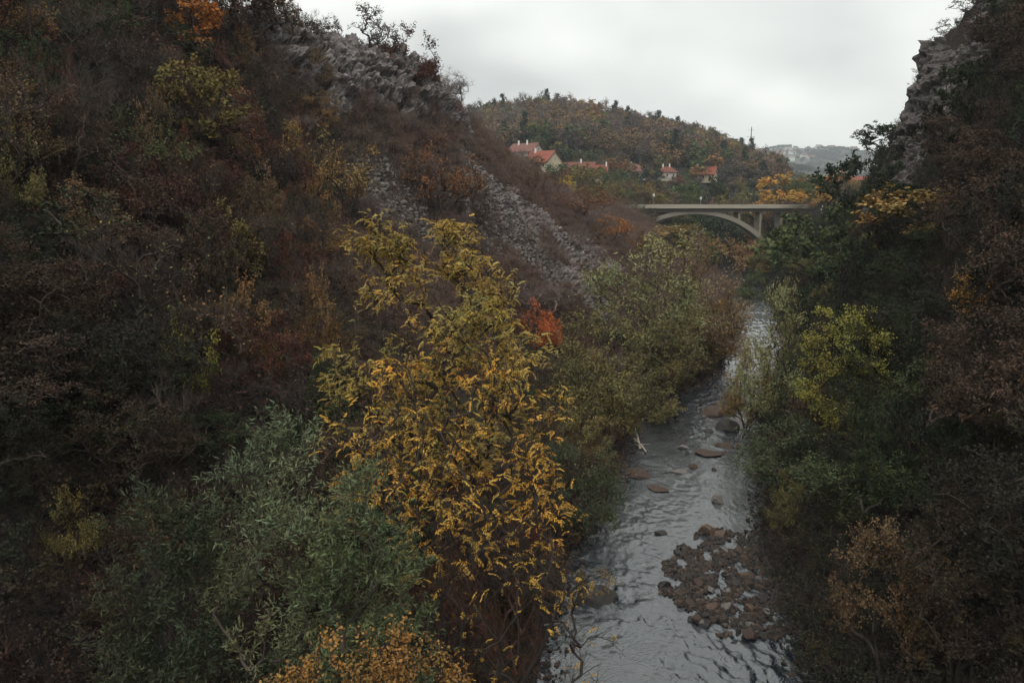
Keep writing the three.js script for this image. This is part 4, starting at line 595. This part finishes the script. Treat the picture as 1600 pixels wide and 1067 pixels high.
// ------------------------------------------------------------------ houses
const tileTex = canvasTexture(256, (u, v) => { const a = tile(u, v, 18, 2, 4), row = 0.5 + 0.5 * Math.sin(v * 24 * 2 * Math.PI), g = clamp(0.82 + 0.35 * a - 0.12 * row); return [g, g * (0.95 + 0.1 * a), g * 0.93]; }), plasterTex = canvasTexture(128, (u, v) => { const g = clamp(0.9 + 0.2 * tile(u, v, 8, 5, 4)); return [g, g, g * 0.98]; });
const roofMat = (r, g, b) => new THREE.MeshStandardMaterial({ color: col(r, g, b), roughness: 0.9, map: tileTex }), wallMat = (r, g, b) => new THREE.MeshStandardMaterial({ color: col(r, g, b), roughness: 0.95, map: plasterTex });
const glassMat = new THREE.MeshPhysicalMaterial({ color: col(0.03, 0.035, 0.04), roughness: 0.1 }), frameMat = mat(col(0.7, 0.68, 0.64), 0.6), darkWood = mat(col(0.05, 0.03, 0.022), 0.8);
// l along the ridge (local x), w across it; eaves height e, ridge height r
function house(x, z, turn, { l, w, e, r, wall, roof, hip = 0, chimneys = [[0.2, 0.15]], windows = true, sink = 1.2, over = 0.6 }, label) {
  const o = thing('house', label, 'house', [x, ground(x, z) - sink, z], turn); e += sink; r += sink;
  const shape = new THREE.Shape([[-w / 2, 0], [w / 2, 0], [w / 2, e], ...(hip ? [] : [[0, r - 0.15]]), [-w / 2, e]].map(([a, b]) => new THREE.Vector2(a, b)));
  const wg = new THREE.ExtrudeGeometry(shape, { depth: l, bevelEnabled: false }); wg.translate(0, 0, -l / 2); wg.rotateY(Math.PI / 2); part('wall', wg, wall, o);
  const th = 0.28, rg = [], sl = (r - e) / (w / 2), rl = l / 2 + over, re = w / 2 + over, ye = e - over * sl, hx = hip * l / 2;
  if (!hip) for (const s of [-1, 1]) { const q = new THREE.Shape([new THREE.Vector2(0, r), new THREE.Vector2(s * re, ye), new THREE.Vector2(s * re, ye + th), new THREE.Vector2(0, r + th)]); const g = new THREE.ExtrudeGeometry(q, { depth: 2 * rl, bevelEnabled: false }); g.translate(0, 0, -rl); g.rotateY(Math.PI / 2); rg.push(g); }
  else { const g = new THREE.BufferGeometry(), P = [[-rl, ye, -re], [rl, ye, -re], [rl, ye, re], [-rl, ye, re], [-rl + hx, r + th, 0], [rl - hx, r + th, 0], [-rl, ye + th, -re], [rl, ye + th, -re], [rl, ye + th, re], [-rl, ye + th, re]]; g.setAttribute('position', new THREE.Float32BufferAttribute(P.flat(), 3)); g.setAttribute('uv', new THREE.Float32BufferAttribute(P.flatMap((p) => [p[0] / 4, (p[1] + p[2]) / 4]), 2)); g.setIndex([6, 4, 7, 4, 5, 7, 9, 8, 4, 8, 5, 4, 9, 4, 6, 8, 7, 5, 0, 6, 1, 6, 7, 1, 3, 2, 9, 2, 8, 9, 0, 3, 6, 3, 9, 6, 1, 7, 2, 7, 8, 2, 0, 1, 3, 1, 2, 3]); rg.push(g); }
  const rf = part('roof', rg.length > 1 ? mergeGeometries(rg) : rg[0], roof, o);
  if (!hip) for (const sx of [-1, 1]) for (const s of [-1, 1]) { const L2 = Math.hypot(re, r - ye), b = part('verge_board', new THREE.BoxGeometry(0.06, 0.34, L2), darkWood, rf); b.position.set(sx * (rl + 0.04), (r + ye) / 2 + 0.08, s * re / 2); b.rotation.x = s * Math.atan2(r - ye, re); }
  for (const [f, g] of chimneys) { const c = part('chimney', new THREE.BoxGeometry(0.6, 2.2, 0.6), frameMat, rf); c.position.set(f * l / 2, r + 0.4, g * w / 2); }
  if (windows) {
    const win = (x, y, z, ry, ww = 1.1, wh = 1.35) => { const f = part('window', new THREE.BoxGeometry(ww, wh, 0.12), frameMat, o); f.position.set(x, y, z); f.rotation.y = ry; const p = part('pane', new THREE.BoxGeometry(ww - 0.22, wh - 0.22, 0.06), glassMat, f); p.position.z = 0.05; };
    for (const s of [-1, 1]) { const nw = Math.max(2, Math.round(l / 3.2)); for (let k = 0; k < nw; k++) for (let y = e - 1.5; y > sink + 0.8; y -= 2.8) win(-l / 2 + l * (k + 0.5) / nw, y, s * (w / 2 + 0.05), s > 0 ? 0 : Math.PI); for (const q of [-0.25, 0.25]) for (let y = e - 1.5; y > sink + 0.8; y -= 2.8) win(s * (l / 2 + 0.05), y, q * w, s * Math.PI / 2); if (!hip && r - e > 2) win(s * (l / 2 + 0.05), e + (r - e) * 0.28, 0, s * Math.PI / 2, 0.9, 1.2); }
    const dr = part('door', new THREE.BoxGeometry(1.0, 2.1, 0.1), darkWood, o); dr.position.set(l * 0.3, sink + 1.05, w / 2 + 0.05); part('handle', new THREE.BoxGeometry(0.12, 0.04, 0.06), frameMat, dr).position.set(0.35, 0, 0.07);
  }
  return o;
}
{
  const red = roofMat(0.42, 0.125, 0.075), red2 = roofMat(0.36, 0.10, 0.07), rust = roofMat(0.27, 0.10, 0.065), pinkish = roofMat(0.30, 0.14, 0.115);
  const cream = wallMat(0.62, 0.53, 0.38), white = wallMat(0.55, 0.53, 0.49), rose = wallMat(0.55, 0.45, 0.40), far = wallMat(0.75, 0.74, 0.72);
  // ridge height from the photo: the house is lifted or sunk so that its ridge reaches that row
  const put = (u, vRidge, d, turn, spec, label) => { let bd = 1e9, D = d; for (let q = d * 0.82; q < d * 1.3; q += 1) { const t = out(u, vRidge, q), e = Math.abs(t.y - spec.r * q / d - ground(t.x, t.z)) + Math.abs(q - d) * 0.01; if (e < bd) { bd = e; D = q; } }
    const K = D / d; spec = { ...spec, l: spec.l * K, w: spec.w * K, e: spec.e * K, r: spec.r * K };
    const p = out(u, vRidge, D), base = p.y - spec.r, g = ground(p.x, p.z); return house(p.x, p.z, turn, { ...spec, sink: Math.max(0.6, base - g + 0.6) }, label).position.y = base - Math.max(0.6, base - g + 0.6); };
  put(849, 236.5, 300, -0.72, { l: 11, w: 10, e: 4.9, r: 9, wall: cream, roof: red, chimneys: [[-0.55, 0.2]] }, 'cream gabled house with bright red roof nearest on the left spur');
  put(822, 224.5, 325, -0.62, { l: 12, w: 9.4, e: 6.2, r: 9.5, wall: rose, roof: pinkish, chimneys: [[-0.5, 0.2], [0.2, 0.2]] }, 'taller pinkish house with two chimneys behind the cream gabled one');
  put(906, 254, 318, -0.28, { l: 12, w: 8, e: 3.6, r: 6.4, wall: cream, roof: rust, chimneys: [[0.1, 0.1]] }, 'long rust roofed house right of the cream gabled one');
  put(939, 258.5, 328, -0.15, { l: 5, w: 8, e: 3.4, r: 6.6, wall: rose, roof: red2, chimneys: [[0.9, 0.15]] }, 'small house with steep red roof at the right end of the rust roof');
  put(993, 258, 362, -0.5, { l: 8, w: 8, e: 3.4, r: 6.2, wall: white, roof: pinkish, hip: 0.8, chimneys: [[-0.4, 0.3]] }, 'half hidden house with faded pink roof between the red and white houses');
  put(1042, 261, 372, -0.1, { l: 8.6, w: 8, e: 3.9, r: 6.2, wall: white, roof: rust, hip: 0.75, chimneys: [[-0.4, 0.1], [0.3, 0.1]] }, 'white house with hipped rust roof and two chimneys');
  put(1104, 261, 362, -0.55, { l: 9.4, w: 7.2, e: 3.2, r: 6.4, wall: cream, roof: red, chimneys: [[-0.8, 0.3]] }, 'cream gabled house with red roof right of the white hipped one');
  put(1338, 276, 335, 0.12, { l: 15, w: 9, e: 3.6, r: 6.6, wall: cream, roof: red2, chimneys: [[-0.2, 0.2]] }, 'wide red roofed house right of the bridge half hidden by dark trees');
  // far houses on the hazy hills
  const fh = [[1236, 250, 760, 'long white house on the hazy slope right of the main hill'], [1257, 246, 1100, 'white gabled house above the long white one on the hazy slope'], [1268, 248, 1100, 'lower white house touching the gabled one on the hazy slope'], [1320, 268, 1000, 'pinkish white house low on the hazy slope above the wide red roof'], [1333, 267, 1000, 'low white house right of the pinkish one above the wide red roof'], [1306, 272, 1000, 'tiny white house left of the pinkish one above the wide red roof'], [1280, 231, 2300, 'long white building on the skyline of the far hills'], [1299, 232, 2300, 'white house on the far hills right of the long white building'], [1334, 234, 2300, 'white house near the right end of the far hills'], [1232, 235, 2200, 'white house on the far hills left of the long white building'], [1222, 240, 2000, 'lowest white house at the left of the far hills'], [1238, 240, 2000, 'white house just right of the lowest one at the left of the far hills']];
  fh.forEach(([u, v, d, label], i) => { const h = hit(u, v + 1, 640) ?? out(u, v, d); const k = -h.z / 1000; house(h.x, h.z, 0.4 * Math.sin(i * 2.4), { l: 9 + 5 * k, w: 8 + 2 * k, e: 4 + 1.6 * k, r: 6 + 2.6 * k, wall: far, roof: i % 3 ? pinkish : roofMat(0.5, 0.45, 0.42), windows: false, chimneys: [[0.2, 0.1]] }, label); });
  // power poles
  const pole = (u, vT, d, label, w = 0.28) => { const p = out(u, vT, d), g = ground(p.x, p.z), h = p.y - g, o = thing('power_pole', label, 'utility pole', [p.x, g - 0.5, p.z]); part('mast', new THREE.CylinderGeometry(w * 0.6, w * 1.2, h + 0.5, 8), mat(col(0.16, 0.15, 0.14), 0.8), o).position.y = (h + 0.5) / 2; for (const [f, l] of [[0.92, 2.6], [0.76, 3.4], [0.62, 2.6]]) { const a = part('crossarm', new THREE.BoxGeometry(l * w / 0.28, 0.14, 0.14), darkWood, o); a.position.y = h * f + 0.5; for (const s of [-1, 1]) part('insulator', new THREE.CylinderGeometry(0.09, 0.09, 0.45, 6), frameMat, a).position.set(s * l * 0.45 * w / 0.28, -0.28, 0); } };
  pole(1175, 198, 520, 'tall power pole with three crossarms on the hill ridge against the sky', 0.45);
  pole(1291, 318, 205, 'short concrete pole in the trees right of the bridge end', 0.2);
  pole(1267, 274, 300, 'wooden power pole between the golden and the orange tree', 0.22);
}

// ------------------------------------------------------------------ undergrowth and the woods far off
{
  const tuft = (seed, o) => grow({ seed, h: 1, shape: fan(1, 0.75, 0.2), clumps: 14, tips: 36, spread: 0.3, trunk: 0.15, stems: 6, stemSpread: 0.25, lean: 0.6, leaf: 0.07, fuzz: 0.1, twig: 0.006, twigs: 5, twigLen: 0.32, twigUp: 0.7, seg: 0.4, leaves: 4, ...o });
  const twiggy = [tuft(11, {}), tuft(12, { leaves: 3 })], leafy = [tuft(13, { leaves: 14, twigs: 1, shape: dome(1, 0.8, 0.1) }), tuft(14, { leaves: 12, twigs: 2, shape: dome(1, 0.7, 0.1) })];
  const white = new THREE.MeshStandardMaterial({ color: col(1, 1, 1), roughness: 0.95, vertexColors: true, side: THREE.DoubleSide });
  const merge = (t) => { const a = t.wood.clone(), b = t.leaves.clone(); a.deleteAttribute('normal'); return mergeGeometries([a, b]); };
  const geo = [...twiggy, ...leafy].map(merge);
  const R = rng(1234);
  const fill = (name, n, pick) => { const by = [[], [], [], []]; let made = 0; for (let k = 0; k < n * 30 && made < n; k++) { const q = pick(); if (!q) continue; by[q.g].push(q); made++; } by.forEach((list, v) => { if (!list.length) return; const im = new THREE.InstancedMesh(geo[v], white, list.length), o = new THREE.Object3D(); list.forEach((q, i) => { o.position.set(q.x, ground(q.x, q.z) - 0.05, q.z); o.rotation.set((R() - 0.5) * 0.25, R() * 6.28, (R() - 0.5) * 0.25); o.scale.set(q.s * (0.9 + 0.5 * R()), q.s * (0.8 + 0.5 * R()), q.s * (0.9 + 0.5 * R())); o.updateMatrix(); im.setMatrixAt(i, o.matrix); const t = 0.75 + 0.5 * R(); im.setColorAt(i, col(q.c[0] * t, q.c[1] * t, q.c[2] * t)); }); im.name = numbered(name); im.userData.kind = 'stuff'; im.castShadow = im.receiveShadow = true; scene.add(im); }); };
  fill('left_undergrowth', 15000, () => { const d = 8 + 225 * R() ** 1.25, x = riverX(d) - riverW(d) - 0.4 - 88 * R() ** 0.9, z = -d; if (x < crestLX(d) - 10) return null; const st = stony(x, z); if (st > 0.15 && R() < st * 1.25) return null; const q = project(x, ground(x, z), z); if (q.u < -80 || q.u > 1150 || q.v > 1150) return null;
    const n = 0.5 + fbm(x / 9, z / 9, 12, 3), warm = sstep(300, 700, q.u) * sstep(640, 420, q.v); const edge = sstep(420, 0, q.u) * 0.5, pick = fbm(x / 4.5, z / 4.5, 21, 3) * 1.5 + 0.5 + 0.35 * (R() - 0.5), pal = pick < 0.22 ? [0.040, 0.052, 0.022] : pick < 0.4 ? [0.085, 0.060, 0.026] : pick < 0.62 ? [0.055, 0.038, 0.028] : pick < 0.8 ? [0.085, 0.038, 0.026] : [0.105, 0.060, 0.028], c = [mix(pal[0], 0.165, warm * 0.8), mix(pal[1], 0.105, warm * 0.8), mix(pal[2], 0.085, warm * 0.8)].map((v) => v * (1 - edge));  // edge: undergrowth colours painted darker towards the left border, imitating vignette falloff
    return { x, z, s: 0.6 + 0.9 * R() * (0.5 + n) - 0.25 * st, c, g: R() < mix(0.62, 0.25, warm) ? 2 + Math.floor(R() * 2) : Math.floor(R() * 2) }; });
  fill('right_undergrowth', 6500, () => { const d = 8 + 225 * R() ** 1.2, x = riverX(d) + riverW(d) + 0.5 + 50 * R(), z = -d; if (x > crestRX(d) + 8 || (d > 76 && d < 116 && x > crestRX(d) - 10 && x < crestRX(d) + 1 && R() < 0.85)) return null; const q = project(x, ground(x, z), z); if (q.u > 1700 || q.v > 1150) return null; const k = R(), c = k < 0.5 ? [0.030, 0.031, 0.018] : k < 0.8 ? [0.040, 0.028, 0.022] : [0.06, 0.045, 0.02]; return { x, z, s: 0.8 + 1.0 * R(), c, g: k < 0.65 ? 2 + Math.floor(R() * 2) : Math.floor(R() * 2) }; });
  fill('valley_undergrowth', 5000, () => { const d = 232 + 220 * R(), a = -0.08 + 0.58 * R(), x = a * d, z = -d; if (Math.abs(x - riverX(d)) < 6 || meadow(x, z) > 0.1) return null; const k = R(); return { x, z, s: 1.4 + 2.2 * R(), c: k < 0.4 ? [0.09, 0.075, 0.045] : k < 0.7 ? [0.06, 0.07, 0.04] : [0.15, 0.10, 0.06], g: 2 + Math.floor(R() * 2) }; });
  // woods on the far hills and the floor of the hill wood, beyond counting
  const fg = proto('forest', 1).leaves, list = []; for (let k = 0; k < 60000 && list.length < 6000; k++) { const d = 640 + 2500 * R() ** 1.1, a = 0.26 + 0.30 * R(), x = a * d, z = -d; if (fbm(x / 110, z / 160, 3, 3) < 0.02) continue; list.push([x, z, d]); }
  const hill = []; for (let k = 0; k < 20000 && hill.length < 1500; k++) { const d = 400 + 200 * R(), a = -0.12 + 0.47 * R(), x = a * d, z = -d; if (meadow(x, z) > 0 || (a > 0.2 && d < 440 && R() < 0.6)) continue; hill.push([x, z, d]); }
  const woods = (name, list, lo, hi, colors) => { const im = new THREE.InstancedMesh(fg, white, list.length), o = new THREE.Object3D(); list.forEach(([x, z, d], i) => { const s = mix(lo, hi, R()); o.position.set(x, ground(x, z) - 1.5 * s, z); o.rotation.y = R() * 6.28; o.scale.set(s * 1.1, s, s * 1.1); o.updateMatrix(); im.setMatrixAt(i, o.matrix); const c = colors[Math.floor(R() * colors.length)], t = 0.75 + 0.5 * R(); im.setColorAt(i, col(c[0] * t, c[1] * t, c[2] * t)); }); im.name = name; im.userData.kind = 'stuff'; scene.add(im); };
  woods('far_woods', list, 0.7, 1.3, [[0.07, 0.075, 0.05], [0.10, 0.08, 0.05], [0.06, 0.07, 0.045]]);
  woods('hill_wood', hill, 0.55, 0.95, [[0.10, 0.07, 0.05], [0.13, 0.08, 0.05], [0.07, 0.075, 0.045], [0.11, 0.095, 0.085]]);
}
writeLabels();

renderer.render(scene, camera);
